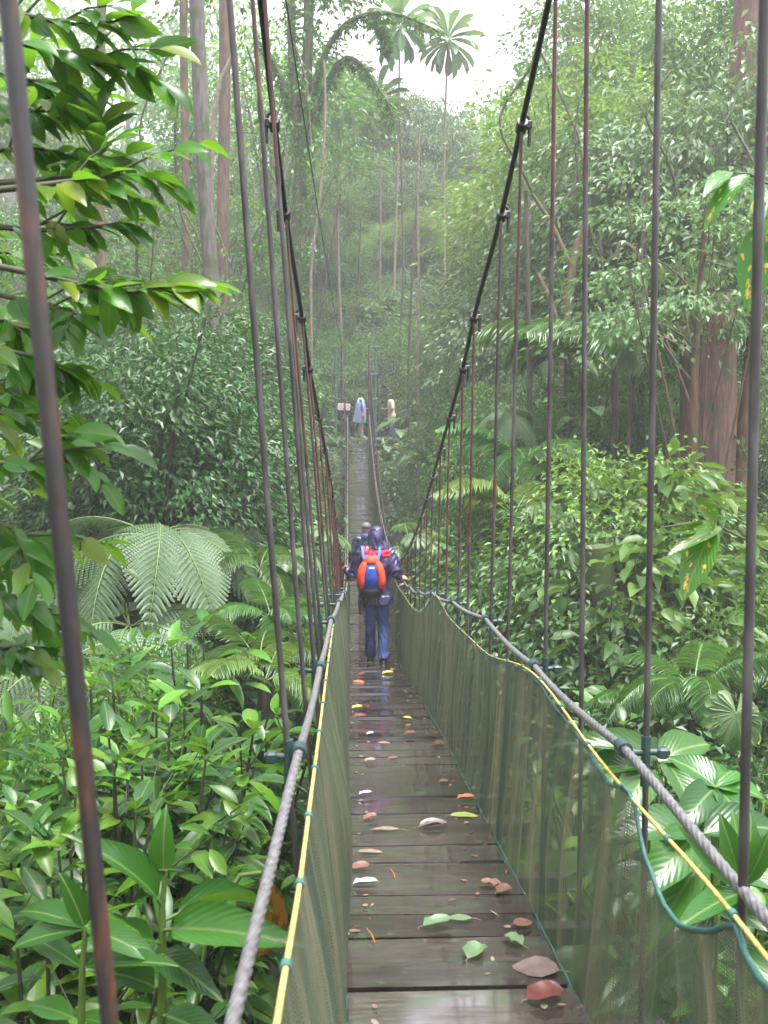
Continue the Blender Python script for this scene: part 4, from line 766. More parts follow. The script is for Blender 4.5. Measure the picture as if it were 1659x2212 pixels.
# boulder above the landing
rk = MB(); V = np.array([(-.9, -.3, .55), (-.2, -.5, .62), (.95, -.45, -.15), (1.0, .4, -.1), (-.8, .5, .6), (-.85, -.45, -.9), (.2, -.6, -.75), (1.05, -.5, -.7), (1.1, .6, -.8), (-.9, .6, -.9)])
rk.add(V, [(0, 1, 6, 5), (1, 2, 7, 6), (2, 3, 8, 7), (3, 4, 9, 8), (4, 0, 5, 9), (9, 5, 6, 8)], smooth=False); rk.add(V, [(0, 4, 1), (1, 4, 3), (1, 3, 2), (6, 7, 8)], smooth=False)
ro = rk.build('boulder', M['rock'], None, D(828, 800, 42)); ro.data.transform(Matrix.Scale(.8, 4)); tag(ro, 'dark slanting boulder on the hillside above the far landing', 'boulder')
bv = ro.modifiers.new('b', 'BEVEL'); bv.width = .06; bv.segments = 2
# ------------------------------------------------------------------ right slope
trunk_thing('forked_tree', [(1262, 480), (1238, 560), (1225, 660), (1216, 800), (1212, 1010)], 21, .13, .08, M['bark_brown'], 'forked brown trunk standing between the right hanger rods', extra=[([(1160, 590), (1185, 640), (1210, 720), (1218, 790)], .05, .08, 0), ([(1150, 420), (1190, 480), (1235, 580)], .035, .06, 0)])
o, Q, base = trunk_thing('mossy_giant', [(1520, 640), (1530, 760), (1528, 950), (1520, 1120), (1512, 1290), (1508, 1400)], 16, .5, .42, M['bark_brown'], 'broad brown trunk hung with roots and moss on the right', extra=[([(1640, 620), (1622, 800), (1605, 960), (1590, 1100), (1580, 1300)], .12, .15, 0), ([(1500, 760), (1496, 1000), (1498, 1280)], .05, .06, -.5), ([(1550, 800), (1556, 1000), (1545, 1250)], .04, .05, -.6), ([(1480, 700), (1484, 900), (1492, 1160)], .04, .05, -.4)])
hg = MB()
for _ in range(70):
    px, py = U(1478, 1570), U(760, 1150); a = np.array(D(px, py, 16.6+U(-.2, .2))); b = a+np.array([U(-.08, .08), U(-.05, .05), -U(.5, 1.8)]); hg.tube([a-base, (a+b)/2-base+np.array([U(-.05, .05), 0, 0]), b-base], [.014, .02, .008], 5)
hg.build('aerial_roots', M['bark_red'], o)
trunk_thing('dark_tree', [(1290, 1180), (1300, 1300), (1310, 1420), (1315, 1560)], 11.5, .26, .17, M['bark_moss'], 'dark leaning trunk under the leafy mound on the right', extra=[([(1345, 1240), (1352, 1380), (1345, 1540)], .07, .1, 0)])
trunk_thing('massive_tree', [(1625, -80), (1612, 100), (1600, 330), (1590, 560), (1585, 700)], 24, .38, .34, M['bark_brown'], 'massive brown trunk at the upper right corner')
trunk_thing('straight_tree', [(1392, 560), (1388, 800), (1384, 1000), (1380, 1250)], 19, .10, .07, M['bark'], 'dark straight trunk behind the right hanger rods', extra=[([(1330, 560), (1340, 520), (1372, 540), (1392, 600)], .05, .04, 0)])
mound = [(1130, 1060, 14, 'pale'), (1220, 1040, 13.6, 'yellow'), (1340, 925, 13, 'yellow'), (1385, 975, 12.6, 'pale'), (1430, 1100, 12.2, 'yellow'), (1480, 1140, 12, 'mid'), (1250, 1090, 12.2, 'pale'), (1350, 1130, 11.6, 'mid'), (1140, 1180, 13, 'mid'), (1220, 1230, 11.6, 'dark'), (1090, 1230, 13.5, 'dark'), (1540, 1260, 11.2, 'dark'), (1600, 1330, 10.2, 'mid'), (1560, 1420, 9.2, 'dark'), (1640, 1240, 12, 'mid'), (1230, 1450, 9.0, 'dark2'), (1640, 1450, 8.6, 'dark2'), (1500, 1340, 10, 'mid')]
for q_, (px, py, Y_, kd) in enumerate(mound):
    if q_ % 6 == 5: continue
    if q_ % 4 == 3: kd = 'big'
    at_top(px, py, Y_, SP[kd], {'mid': 2.3, 'yellow': 2.4, 'dark': 2.6, 'dark2': 1.8, 'pale': 2.5, 'big': 2.0}[kd], 'mound_shrub', 'leafy shrub of the tangled mound right of the bridge', 'shrub', 'shrubs of the mound on the right')
for px, py, Y_, kd in [(960, 690, 31, 'pale'), (1010, 740, 28, 'pale'), (1080, 700, 26, 'pale'), (1130, 800, 22, 'pale'), (1050, 830, 24, 'mid'), (980, 830, 27, 'mid'), (1150, 900, 19, 'mid'), (1080, 930, 20, 'dark'), (1020, 960, 22, 'mid'), (1250, 850, 19, 'mid'), (1300, 760, 20, 'mid'), (1350, 900, 18, 'dark'), (1400, 800, 19, 'mid'), (1450, 900, 17.5, 'dark'), (1600, 900, 17, 'mid'), (1640, 780, 18, 'mid'), (1580, 1050, 15.5, 'dark'), (1640, 1100, 14.5, 'mid'), (1450, 1000, 16, 'dark')]:
    at_top(px, py, Y_, SP[kd], {'mid': 2.3, 'pale': 2.5, 'dark': 2.6}[kd], 'slope_shrub', 'hazy green shrub on the right slope behind the mound', 'shrub', 'shrubs on the right slope', wide=.75)
# layered tree, right
c_, C_ = crown_mesh('crown', (1.9, 1.7, 1.7), 60, 70, .125, .5, M['leaf_pale'], centre=(0, 0, 0), flat=.22, droop=.35, cl=.34); p = D(1520, 640, 14.2); o = tag(empty('layered_tree', p), 'tree with tiers of light green leaves in front of the broad brown trunk', 'tree'); gz = g0(p.x, p.y); put('crown', c_, o); put('trunk', limb_mesh('trunk', (.15, .1, gz-p.z-.4), (0, 0, 1.2), .09, C_, 18, M['bark_brown']), o)
for px, py, Y_, s, pr, lb, az in [(1140, 960, 15.5, .85, 'palm', 'green palm rising behind the mound, nearest the bridge', .4), (1110, 1090, 13.2, .75, 'gold', 'palm with yellowing fronds low beside the right hanger rods', 2.0), (1265, 1010, 14.6, .8, 'palm', 'palm with a bright arching frond on top of the mound', 1.0), (1330, 740, 17.5, 1.25, 'palm2', 'dark palm with drooping fronds between the right trunks', .2), (1500, 1440, 8.2, .55, 'palm', 'feather palm with long fronds behind the right netting', 2.6), (1640, 1450, 8.6, .5, 'palm', 'feather palm at the right edge beside the big leaves', 1.7), (1420, 1510, 8.4, .4, 'palm', 'low palm under the right mound', .7)]:
    p = D(px, py, Y_); z = p.z-{'palm': 1.15, 'gold': 1.2, 'palm2': 2.0}[pr]*s; o = plant('feather_palm' if pr != 'gold' else 'dying_palm', PP[pr], lb, 'palm', (p.x, p.y, z), az, s); gz = g0(p.x, p.y)
    if z > gz+.2: put('stem', MB().tube([(0, 0, (gz-z-.4)/s), (0, 0, 0)], .06, 8).mesh('stem', M['bark']), o)
p = D(1590, 1540, 6.0); fo = tag(empty('pleated_palm', p), 'palm with one round pale pleated leaf behind the last right rod', 'palm'); mb = MB(); fan_leaf(mb, (0, 0, 0), (-.15, -.5, -.85), (0, -1, .6), .22, 15, 5.2); mb.tube([(0, 0, 0), (.15, .1, -.5), (.2, .1, g0(p.x+.2, p.y)-p.z-.2)], .009, 6, 1); mb.build('foliage', [M['leaf_pale'], M['stalk']], fo)
# right bank, near: big glossy leaves
def big_plant(name, label, basepx, Yb, lv, mat='leaf_big'):
    p = D(*basepx, Yb); p.z = g0(p.x, p.y); o = tag(empty(name, p), label, 'plant'); P0 = np.array(p); mb, sb = MB(), MB()
    for (a, b, c, d, y0, y1, w_, T, up) in lv:
        q, e = np.array(D(a, b, y0)), np.array(D(c, d, y1)); dv = e-q; mid_ = (q-P0)*np.array([.6, .6, .6]); sb.tube([np.array([U(-.03, .03), U(-.03, .03), -.2]), mid_, q-P0], [.013, .009, .005], 6)
        mb.leaves(T, (q-P0)[None], dv, np.array(up, float)+rng.normal(size=3)*.12, np.linalg.norm(dv)*.86, w_*.86)
    sb.build('stem', M['stalk'], o); mb.build('foliage', M[mat], o); return o
F1 = (0, -.55, 1)
big_plant('glossy_plant', 'plant with ragged bright leaves behind the upper right handrail', (1430, 1990), 4.4, [(1420, 1640, 1225, 1545, 4.4, 4.3, .15, HIW, F1), (1420, 1645, 1560, 1560, 4.4, 4.5, .2, HIW, F1), (1430, 1650, 1330, 1560, 4.4, 4.7, .18, HIW, F1), (1400, 1660, 1345, 1755, 4.4, 4.0, .2, HIW, F1), (1440, 1650, 1520, 1720, 4.4, 4.1, .2, HIW, F1), (1380, 1660, 1265, 1620, 4.4, 4.2, .18, HIW, F1), (1440, 1640, 1480, 1570, 4.4, 4.8, .2, HIW, F1)])
big_plant('glossy_plant', 'plant with holed glossy leaves by the last right rod, below the pleated palm', (1560, 1960), 3.9, [(1545, 1700, 1450, 1600, 3.9, 4.0, .16, HIW, F1), (1545, 1700, 1605, 1620, 3.9, 4.1, .16, HIW, F1), (1540, 1705, 1470, 1770, 3.9, 3.6, .16, HIW, F1), (1550, 1700, 1680, 1690, 3.9, 3.9, .16, HIW, F1), (1555, 1710, 1640, 1780, 3.9, 3.6, .15, HIW, F1), (1520, 1740, 1560, 1640, 3.9, 4.0, .12, HIW, (0, -1, .3))])
big_plant('glossy_plant', 'large dark plant with wide shiny leaves at the right edge under the handrail', (1540, 2150), 3.0, [(1500, 1800, 1330, 1750, 3.0, 2.9, .16, HIW, F1), (1500, 1805, 1400, 1900, 3.0, 2.7, .16, HIW, F1), (1520, 1800, 1720, 1740, 3.0, 3.0, .16, HIW, F1), (1520, 1860, 1400, 1990, 3.0, 2.7, .14, HIW, F1), (1540, 1850, 1700, 1900, 3.0, 2.8, .13, HI, F1), (1500, 1930, 1680, 1990, 3.0, 2.8, .11, HI, F1), (1530, 1980, 1380, 2080, 3.0, 2.7, .13, HIW, F1), (1550, 2000, 1690, 2110, 3.0, 2.7, .13, HI, F1), (1500, 2060, 1330, 2140, 3.0, 2.7, .14, HIW, F1)])
big_plant('upright_leaf_plant', 'plant with an upright fan of bright ribbed leaves at the right edge', (1610, 2050), 2.75, [(1600, 1910, 1565, 1755, 2.75, 2.7, .075, HI, (0, -1, .2)), (1604, 1912, 1600, 1740, 2.75, 2.75, .075, HI, (0, -1, .2)), (1608, 1912, 1645, 1750, 2.75, 2.75, .075, HI, (.1, -1, .2)), (1600, 1915, 1490, 1800, 2.75, 2.6, .075, HI, (-.4, -.7, .6)), (1605, 1915, 1690, 1800, 2.75, 2.7, .07, HI, (.4, -.8, .5)), (1600, 1930, 1470, 1960, 2.75, 2.5, .09, HI, F1)])
LOWR = [broad_proto(11, .34, .15, 1.0, 'leaf_big'), opposite_proto(1.5, 6, .22, .42)]
for k, (px, py, Y_) in enumerate([(1290, 1700, 4.6), (1360, 1880, 3.6), (1290, 1990, 3.3), (1240, 1850, 4.0), (1420, 2090, 2.7), (1180, 1720, 5.2), (1640, 2120, 2.4), (1520, 2120, 2.5), (1340, 2130, 2.7), (1640, 1640, 5.0), (1120, 1640, 6.2), (1060, 1560, 7.5), (1250, 1620, 5.8), (1350, 1570, 6.6), (1480, 1570, 6.2), (1640, 1560, 6.4), (1200, 2080, 3.0), (1150, 1900, 3.9), (1560, 1800, 4.4)]):
    p = D(px, py, Y_)
    if p.x < .85: continue
    at_top(px, py, Y_, LOWR[k % 2] if k < 9 else LOWR[1 if k % 3 else 0], 1.25 if (k % 2 == 0 and k < 9) or (k >= 9 and k % 3 == 0) else 1.52, 'bank_plant', 'leafy green plant behind the right netting', 'plant', 'plants behind the right netting')
for k, (px, py, Y_) in enumerate([(1270, 1560, 7.2), (1400, 1600, 5.6), (1560, 1640, 5.0), (1180, 1520, 8.4), (1120, 1470, 9.6)]): at_top(px, py, Y_, SP['dark2'], 1.8, 'bank_bush', 'dark bush in the hollow right of the bridge', 'shrub', 'dark bushes behind the right netting')
# hanging near twigs, right
def twig(name, label, line, Y_, lv, mat, r=.005):
    P = np.array([np.array(D(px, py, Y_)) for px, py in line]); base = P[0]; o = tag(empty(name, base), label, 'branch'); sb, mb = MB(), MB(); sb.tube(P-base, np.linspace(r, r*.4, len(P)), 6)
    for (a, b, c, d, w_, up) in lv:
        q, e = np.array(D(a, b, Y_)), np.array(D(c, d, Y_-.12)); mb.leaves(HI, (q-base)[None], e-q, np.array(up, float), np.linalg.norm(e-q), w_)
    sb.build('stem', M['twig'], o); mb.build('foliage', M[mat], o)
twig('spotted_branch', 'bare twig with yellow-holed green leaves at the right edge', [(1900, 1330), (1760, 1240), (1659, 1190), (1560, 1140), (1500, 1128), (1430, 1140)], 2.6, [(1540, 1140, 1478, 1270, .085, (-.5, -1, .3)), (1545, 1135, 1535, 1095, .05, (0, -1, .3)), (1560, 1140, 1462, 1165, .05, (0, -.8, 1)), (1520, 1130, 1470, 1150, .03, (0, -1, 0)), (1640, 1180, 1610, 1210, .045, (0, -1, 0))], 'leaf_spot')
twig('hanging_branch', 'drooping twig with bright leaves hanging at the upper right edge', [(1900, 420), (1760, 395), (1690, 400), (1650, 395), (1620, 375), (1570, 372)], 2.9, [(1620, 376, 1520, 450, .06, (-.3, -.6, .8)), (1580, 372, 1528, 390, .05, (0, -.6, 1)), (1645, 395, 1640, 440, .05, (0, -1, 0)), (1660, 470, 1612, 640, .11, (-.6, -1, .1)), (1650, 400, 1660, 470, .02, (0, -1, 0)), (1700, 400, 1680, 480, .07, (0, -1, 0))], 'leaf_spot')
# ------------------------------------------------------------------ people
def V3(*a): return np.array(a, float)
def blended(mb, name, mat, voxel=.014, it=6, wr=0):
    o = mb.build('tmp', mat); r_ = o.modifiers.new('r', 'REMESH'); r_.mode = 'VOXEL'; r_.voxel_size = voxel; r_.use_smooth_shade = True
    s_ = o.modifiers.new('s', 'SMOOTH'); s_.iterations = it; s_.factor = .5
    me = bpy.data.meshes.new_from_object(o.evaluated_get(bpy.context.evaluated_depsgraph_get())); me.name = name; bpy.data.objects.remove(o)
    if wr:                                          # cloth folds
        n_ = len(me.vertices); v = np.zeros(n_*3); me.vertices.foreach_get('co', v); v = v.reshape(-1, 3); nn = np.zeros(n_*3); me.vertices.foreach_get('normal', nn); nn = nn.reshape(-1, 3)
        q = v+.03*np.sin(v[:, [1, 2, 0]]*23); d = np.sin(q[:, 2]*48+7*np.sin(q[:, 0]*17)+5*np.sin(q[:, 1]*15))*.6+np.sin(q[:, 2]*27-q[:, 0]*30+2)*.5+np.sin(q[:, 0]*60+q[:, 2]*22)*.3
        v = v+nn*(d*wr)[:, None]; me.vertices.foreach_set('co', v.ravel()); me.update()
    me.materials.clear(); me.materials.append(mat); return me
def curve3(*p, n=9):
    p = [np.array(q, float) for q in p]; t = np.linspace(0, 1, n)[:, None]
    if len(p) == 2: return p[0]*(1-t)+p[1]*t
    Q = np.array(p); d = np.linspace(0, 1, len(Q)); R_ = np.stack([np.interp(t[:, 0], d, Q[:, c]) for c in range(3)], -1); R_[1:-1] = (R_[:-2]+4*R_[1:-1]+R_[2:])/6; return R_
def torso(mb, J, grow=0, hem=None, top=True):
    pel, ch, nk = J['pelvis'], J['chest'], J['neck']; r = [(pel+V3(0, 0, -.07), .13, .1), (pel, .158, .108), (pel*.55+ch*.45+V3(0, .0, 0), .132, .095), (ch, .165, .115), (ch*.35+nk*.65+V3(0, 0, -.02), .15, .095), (nk, .07, .068)]
    if hem is not None: r = [(V3(pel[0], pel[1], hem), .19, .135), (V3(pel[0], pel[1], hem+.1), .18, .128)]+r[1:]
    mb.loft([(c, a+grow, b+grow) for c, a, b in r], 16)
def hand(mb, w, d, curl, side, s=1.0):
    """palm, four fingers and a thumb leaving the side of the palm; d = pointing direction, curl = direction in which the fingers close"""
    d = nrm(d); curl = nrm(curl-d*np.dot(curl, d)); sd = np.cross(d, curl)*side
    mb.tube([w, w+d*.045*s, w+d*.085*s], [.026*s, .036*s, .032*s], 8)
    for k, (o, l) in enumerate(((-.028, .062), (-.009, .075), (.010, .07), (.027, .055))):
        b = w+d*.08*s+sd*o*s; a1 = b+d*l*.45*s+curl*l*.12*s; a2 = a1+d*l*.22*s+curl*l*.38*s; a3 = a2-d*l*.08*s+curl*l*.32*s; mb.tube([b, a1, a2, a3], [.0105*s, .0095*s, .0085*s, .007*s], 6)
    b = w+d*.03*s-sd*.03*s; mb.tube([b, b+d*.03*s-sd*.022*s+curl*.012*s, b+d*.055*s-sd*.012*s+curl*.034*s], [.0125*s, .011*s, .008*s], 6)
def body_mesh(J, skin, name):
    mb = MB(); torso(mb, J, -.01); h = J['head']; f = J.get('face', V3(0, 1, 0)); sx_ = np.array([f[1], -f[0], 0])
    mb.tube([J['neck']-V3(0, 0, .05), J['neck'], h-V3(0, 0, .06)-f*.015], [.06, .052, .05], 10)
    mb.loft([(h+V3(0, 0, z)+f*o, a, b, sx_, f) for z, a, b, o in ((-.125, .03, .035, .035), (-.105, .048, .06, .025), (-.06, .066, .085, .008), (0, .076, .098, 0), (.05, .076, .097, -.004), (.09, .06, .078, -.008), (.112, .03, .04, -.01))], 14)
    mb.tube([h+f*.09+V3(0, 0, .01), h+f*.113-V3(0, 0, .03)], [.009, .014], 6)
    for s in (-1, 1): mb.loft([(h+sx_*s*(.074+.006*q)-V3(0, 0, .012)-f*.008, .018-.004*q, .03-.006*q, f, V3(0, 0, 1)) for q in (0, 1, 2)], 8)
    for s, S in ((-1, 'l'), (1, 'r')):
        mb.tube(curve3(J['chest']+(J['sh'+S]-J['chest'])*.6+V3(0, 0, .06), J['sh'+S], J['el'+S]), np.linspace(.058, .042, 9), 10); mb.tube(curve3(J['el'+S], J['wr'+S]), np.linspace(.042, .026, 9), 10)
        hand(mb, J['wr'+S], J['hd'+S], J['hc'+S], s*J.get('hs', 1))
        mb.tube(curve3(J['pelvis']+V3(s*.08, 0, .0), J['kn'+S]), np.linspace(.08, .05, 9), 12); mb.tube(curve3(J['kn'+S], J['an'+S]), np.array([.05, .05, .05, .048, .044, .04, .036, .034, .034]), 10); mb.tube([J['an'+S]+V3(0, -.03, -.03), J['an'+S]+V3(0, .13, -.05)], [.035, .025], 8)
    return blended(mb, name, skin, .009, 4)
def sleeves(mb, J, r=(.068, .056, .05), end=.92):
    for S in 'lr':
        mb.tube(curve3(J['chest']+(J['sh'+S]-J['chest'])*.6+V3(0, 0, .05), J['sh'+S], J['el'+S]), np.linspace(r[0], r[1], 9), 12)
        if end: mb.tube(curve3(J['el'+S], J['el'+S]+(J['wr'+S]-J['el'+S])*end), np.linspace(r[1], r[2], 9), 12)
def trousers(J, mat, name='trousers', low=.0, g=1.0):
    mb = MB(); p = J['pelvis']; mb.loft([(p+V3(0, 0, -.1), .155, .115), (p, .17, .12), (p+V3(0, 0, .1), .15, .11)], 16)
    for s, S in ((-1, 'l'), (1, 'r')):
        mb.tube(curve3(p+V3(s*.078, 0, -.02), J['kn'+S]), np.linspace(.095, .068, 9)*g, 14); a = J['an'+S]+V3(0, 0, low-.02); mb.tube(curve3(J['kn'+S]+V3(0, 0, .04), J['kn'+S], a), np.array([.07, .069, .067, .066, .065, .065, .066, .07, .073])*g, 14)
    return blended(mb, name, mat, .009, 2, .006)
def shoes(J, mat):
    out = []
    for S in 'lr':
        a = J['an'+S]; f = J.get('toe', V3(0, 1, 0)); sx_ = np.array([f[1], -f[0], 0]); z0 = a[2]-.08
        mb = MB().loft([(V3(a[0], a[1], z)+f*.045, rx, ry, sx_, f) for z, rx, ry in ((z0, .046, .135), (z0+.02, .048, .138), (z0+.045, .044, .125), (z0+.07, .04, .085), (z0+.1, .042, .06))], 14); out.append(mb.mesh('shoe', mat))
    return out
M['skin'] = simple('skin', [(.3, (.36, .19, .13)), (.7, (.46, .26, .185))], 20, .5, bst=0); M['skin_tan'] = simple('skin_tan', [(.3, (.18, .085, .05)), (.7, (.25, .12, .075))], 20, .5, bst=0)
def cloth(name, a, b, rough=.7, sc_=7, bst=.5, bd=.02, spec=.4): return simple(name, [(.3, a), (.7, b)], sc_, rough, bst=bst, bdist=bd, spec=spec, detail=3)
M['nylon'] = cloth('purple_nylon', (.012, .008, .04), (.03, .02, .09), .42, 9, .8, .03, .7); M['nylon_red'] = cloth('red_nylon', (.42, .01, .025), (.6, .02, .05), .32, 9, .6, .02, .6)
M['denim'] = cloth('denim', (.025, .045, .15), (.055, .09, .25), .8, 8, .6, .025); M['black_cloth'] = cloth('black_cloth', (.006, .006, .012), (.014, .013, .024), .5)
M['pack_blue'] = cloth('pack_blue', (.015, .035, .26), (.025, .06, .36), .5, 12, .4); M['pack_orange'] = cloth('pack_orange', (.55, .032, .01), (.7, .065, .014), .75, 12, .4); M['strap_blue'] = cloth('strap_blue', (.04, .13, .5), (.06, .17, .6), .6); M['pale_print'] = cloth('pale_print', (.55, .6, .75), (.7, .75, .85), .5)
M['shoe'] = cloth('shoe', (.008, .008, .01), (.02, .02, .024), .45); M['hair'] = cloth('hair', (.008, .006, .005), (.02, .015, .012), .5)
M['cap_grey'] = cloth('cap_grey', (.09, .09, .085), (.16, .155, .15), .8); M['navy'] = cloth('navy', (.012, .016, .035), (.03, .036, .07), .35, 9, .6); M['shirt_blue'] = cloth('shirt_blue', (.04, .065, .16), (.06, .09, .22), .8)
M['khaki'] = cloth('khaki', (.26, .22, .16), (.36, .31, .24), .85); M['beige'] = cloth('beige', (.42, .36, .29), (.54, .47, .39), .85); M['cap_dark'] = cloth('cap_dark', (.01, .012, .02), (.022, .025, .035), .7)
m, nt_, b, o_ = newmat('poncho_film'); b.inputs['Base Color'].default_value = (.42, .5, .78, 1); b.inputs['Roughness'].default_value = .25; bump(nt_, b, noise(nt_, 6, 4, stretch=(1, 1, .3)), .6, .03)
tr = nt_.nodes.new('ShaderNodeBsdfTransparent'); tr.inputs[0].default_value = (.85, .9, 1, 1); ms = nt_.nodes.new('ShaderNodeMixShader'); ms.inputs[0].default_value = .66; nt_.links.new(tr.outputs[0], ms.inputs[1]); nt_.links.new(b.outputs[0], ms.inputs[2]); nt_.links.new(ms.outputs[0], o_.inputs[0]); M['poncho'] = m
def cap(J, mat, brim=True):
    h = J['head']; f = J.get('face', V3(0, 1, 0)); sx_ = np.array([f[1], -f[0], 0]); mb = MB().loft([(h+V3(0, 0, z)-f*.004, a, b, sx_, f) for z, a, b in ((.025, .086, .108), (.07, .086, .107), (.105, .072, .09), (.125, .045, .055), (.132, .01, .012))], 16)
    if brim: mb.loft([(h+V3(0, 0, .03+.004*q)+f*.13, .07, .075, sx_, f) for q in (0, 1)], 14)
    return mb.mesh('cap', mat)
def hairm(J):
    h = J['head']; f = J.get('face', V3(0, 1, 0)); sx_ = np.array([f[1], -f[0], 0]); return MB().loft([(h+V3(0, 0, z)-f*o, a, b, sx_, f) for z, a, b, o in ((-.07, .068, .06, .045), (-.02, .082, .075, .04), (.04, .084, .094, .016), (.09, .07, .088, .012), (.122, .035, .045, .012))], 14).mesh('hair', M['hair'])
def face_bits(J):
    h = J['head']; f = J.get('face', V3(0, 1, 0)); sx_ = np.array([f[1], -f[0], 0]); mb = MB()
    for s in (-1, 1): mb.loft([(h+f*(.086+.003*q)+sx_*s*.03+V3(0, 0, .008), .011-.004*q, .006-.002*q, sx_, V3(0, 0, 1)) for q in (0, 1, 2)], 8)
    mb.loft([(h+f*(.088+.003*q)-V3(0, 0, .066), .022-.006*q, .005-.001*q, sx_, V3(0, 0, 1)) for q in (0, 1)], 8); return mb.mesh('face_features', M['hair'])
def person(J, skin, label, loc, rz, parts, group=None):
    o = put('person', body_mesh(J, skin, 'person'), None, loc); o.rotation_euler = (0, 0, rz); tag(o, label, 'person', group)
    for n_, me in parts: put(n_, me, o)
    return o
# ---- hooded hiker with the backpack
WY = 12.5; x0 = D(816, 1440, WY).x; z0 = float(dz(WY)); L0 = V3(x0, WY, z0)
hl = V3(hx_bottom(-1, 12.78)*.5-.055, 12.78, z0+1.15)-L0; hr = V3(.66, WY+.02, float(hz(WY+.02)))-L0
J = dict(pelvis=V3(-.015, 0, .86), chest=V3(-.03, .0, 1.22), neck=V3(-.02, .03, 1.44), head=V3(-.02, .05, 1.555), face=V3(0, 1, 0), shl=V3(-.20, .01, 1.37), shr=V3(.14, .01, 1.37), ell=V3(-.30, .03, 1.06), wrl=hl+V3(.05, -.09, -.03), elr=V3(.215, -.06, 1.13), wrr=hr+V3(-.06, -.055, .04),
         hdl=V3(-.3, .9, .25), hcl=V3(-.1, .1, -1), hdr=V3(.75, .6, -.1), hcr=V3(.2, .1, -1), knl=V3(-.092, .05, .47), anl=V3(-.085, .1, .08), knr=V3(.062, .02, .47), anr=V3(.068, -.1, .08))
jk = MB(); torso(jk, J, .028, hem=.74); sleeves(jk, J, (.078, .07, .055), .97); jk = blended(jk, 'jacket', M['nylon'], .010, 2, .009)
yk = MB(); yk.loft([(V3(-.03, .005, 1.325), .228, .132), (V3(-.028, .01, 1.385), .222, .128), (V3(-.025, .02, 1.43), .15, .11), (V3(-.02, .03, 1.475), .085, .085)], 18)
hd = MB(); hd.loft([(V3(.0, .01, 1.375), .15, .1), (V3(-.005, .0, 1.42), .13, .115), (V3(-.015, .015, 1.48), .113, .122), (V3(-.02, .03, 1.56), .104, .128), (V3(-.02, .035, 1.62), .09, .115), (V3(-.02, .035, 1.665), .062, .085), (V3(-.02, .035, 1.685), .02, .03)], 18)
hd.loft([(V3(.115, -.02, 1.375), .05, .05), (V3(.09, -.01, 1.42), .06, .06), (V3(.04, 0, 1.5), .06, .07)], 10)
yme = blended(yk, 'shoulder_yoke', M['nylon_red'], .010, 2, .007); hme = blended(hd, 'hood', M['nylon'], .010, 2, .006)
sh = shoes(J, M['shoe'])
hiker = person(J, M['skin'], 'hooded hiker in purple rain jacket and jeans walking away on the bridge', L0, 0, [('jacket', jk), ('shoulder_yoke', yme), ('hood', hme), ('trousers', trousers(J, M['denim'])), ('shoe', sh[0]), ('shoe', sh[1]), ('face_features', face_bits(J))])
bpk = tag(empty('backpack', L0+V3(-.085, -.13, .87)), 'blue and orange daypack on the back of the hooded hiker', 'backpack'); b0 = V3(-.085, -.13, .87)
def pk(name, rings, mat, seg=16): put(name, blended_l(rings, name, mat, seg), bpk)
def blended_l(rings, name, mat, seg): return MB().loft(rings, seg).mesh(name, mat)
pk('pack_body', [(V3(0, -.05, .08), .125, .07), (V3(0, -.085, .11), .14, .105), (V3(0, -.095, .24), .138, .115), (V3(0, -.085, .38), .12, .1), (V3(0, -.06, .44), .1, .075), (V3(0, -.03, .49), .07, .045)], M['pack_blue'])
for s in (-1, 1): pk('side_panel', [(V3(s*.115, -.085, .1), .05, .104), (V3(s*.118, -.095, .2), .058, .12), (V3(s*.108, -.095, .3), .055, .117), (V3(s*.085, -.09, .38), .05, .105), (V3(s*.06, -.08, .425), .035, .085)], M['pack_orange'], 12)
pk('lid', [(V3(0, -.1, .405), .085, .085), (V3(0, -.1, .43), .095, .085), (V3(0, -.085, .475), .075, .075), (V3(0, -.07, .49), .05, .05)], M['pack_orange'])
pk('pack_base', [(V3(0, -.05, -.01), .12, .07), (V3(0, -.07, .03), .142, .1), (V3(0, -.075, .095), .146, .112), (V3(0, -.075, .1), .12, .09)], M['black_cloth'])
pk('print', [(V3(.005, -.204, .355), .034, .016, (1, 0, 0), (0, 0, 1)), (V3(.005, -.209, .352), .03, .012, (1, 0, 0), (0, 0, 1))], M['pale_print'], 10)
for s in (-1, 1): put('strap', MB().tube(curve3(V3(s*.075, -.07, .4), V3(s*.1, -.035, .5), V3(s*.105, .04, .58), V3(s*.11, .16, .55), V3(s*.12, .2, .4)), .019, 8).mesh('strap', M['strap_blue']), bpk)
put('carry_loop', MB().tube(curve3(V3(-.03, -.04, .53), V3(0, -.05, .6), V3(.03, -.04, .53)), .009, 6).mesh('carry_loop', M['bark_red']), bpk)
# ---- man in a cap ahead of her
WY = 16.4; ph = D(791, 1131, WY); z0 = float(dz(WY)); L0 = V3(ph.x-.0, WY, z0); ht = ph.z-z0
def scaleJ(J, k): return {a: (v*k if isinstance(v, np.ndarray) and a not in ('face', 'toe') and not a.startswith('h') or a == 'head' else v) for a, v in J.items()}
def stand(bend=0): return dict(pelvis=V3(0, 0, .9), chest=V3(0, .02+bend*.5, 1.25), neck=V3(0, .03+bend, 1.46), head=V3(0, .05+bend*1.3, 1.58), face=V3(0, 1, 0), shl=V3(-.19, .02+bend*.8, 1.4), shr=V3(.19, .02+bend*.8, 1.4), ell=V3(-.28, .0, 1.12), elr=V3(.28, .0, 1.12), wrl=V3(-.3, .2, .98), wrr=V3(.3, .2, .98), hdl=V3(-.1, .8, -.2), hcl=V3(0, 0, -1), hdr=V3(.1, .8, -.2), hcr=V3(0, 0, -1), knl=V3(-.09, .02, .48), knr=V3(.09, .06, .48), anl=V3(-.09, -.04, .08), anr=V3(.09, .06, .08))
J = stand(.04); k = max(.85, ht/1.72)
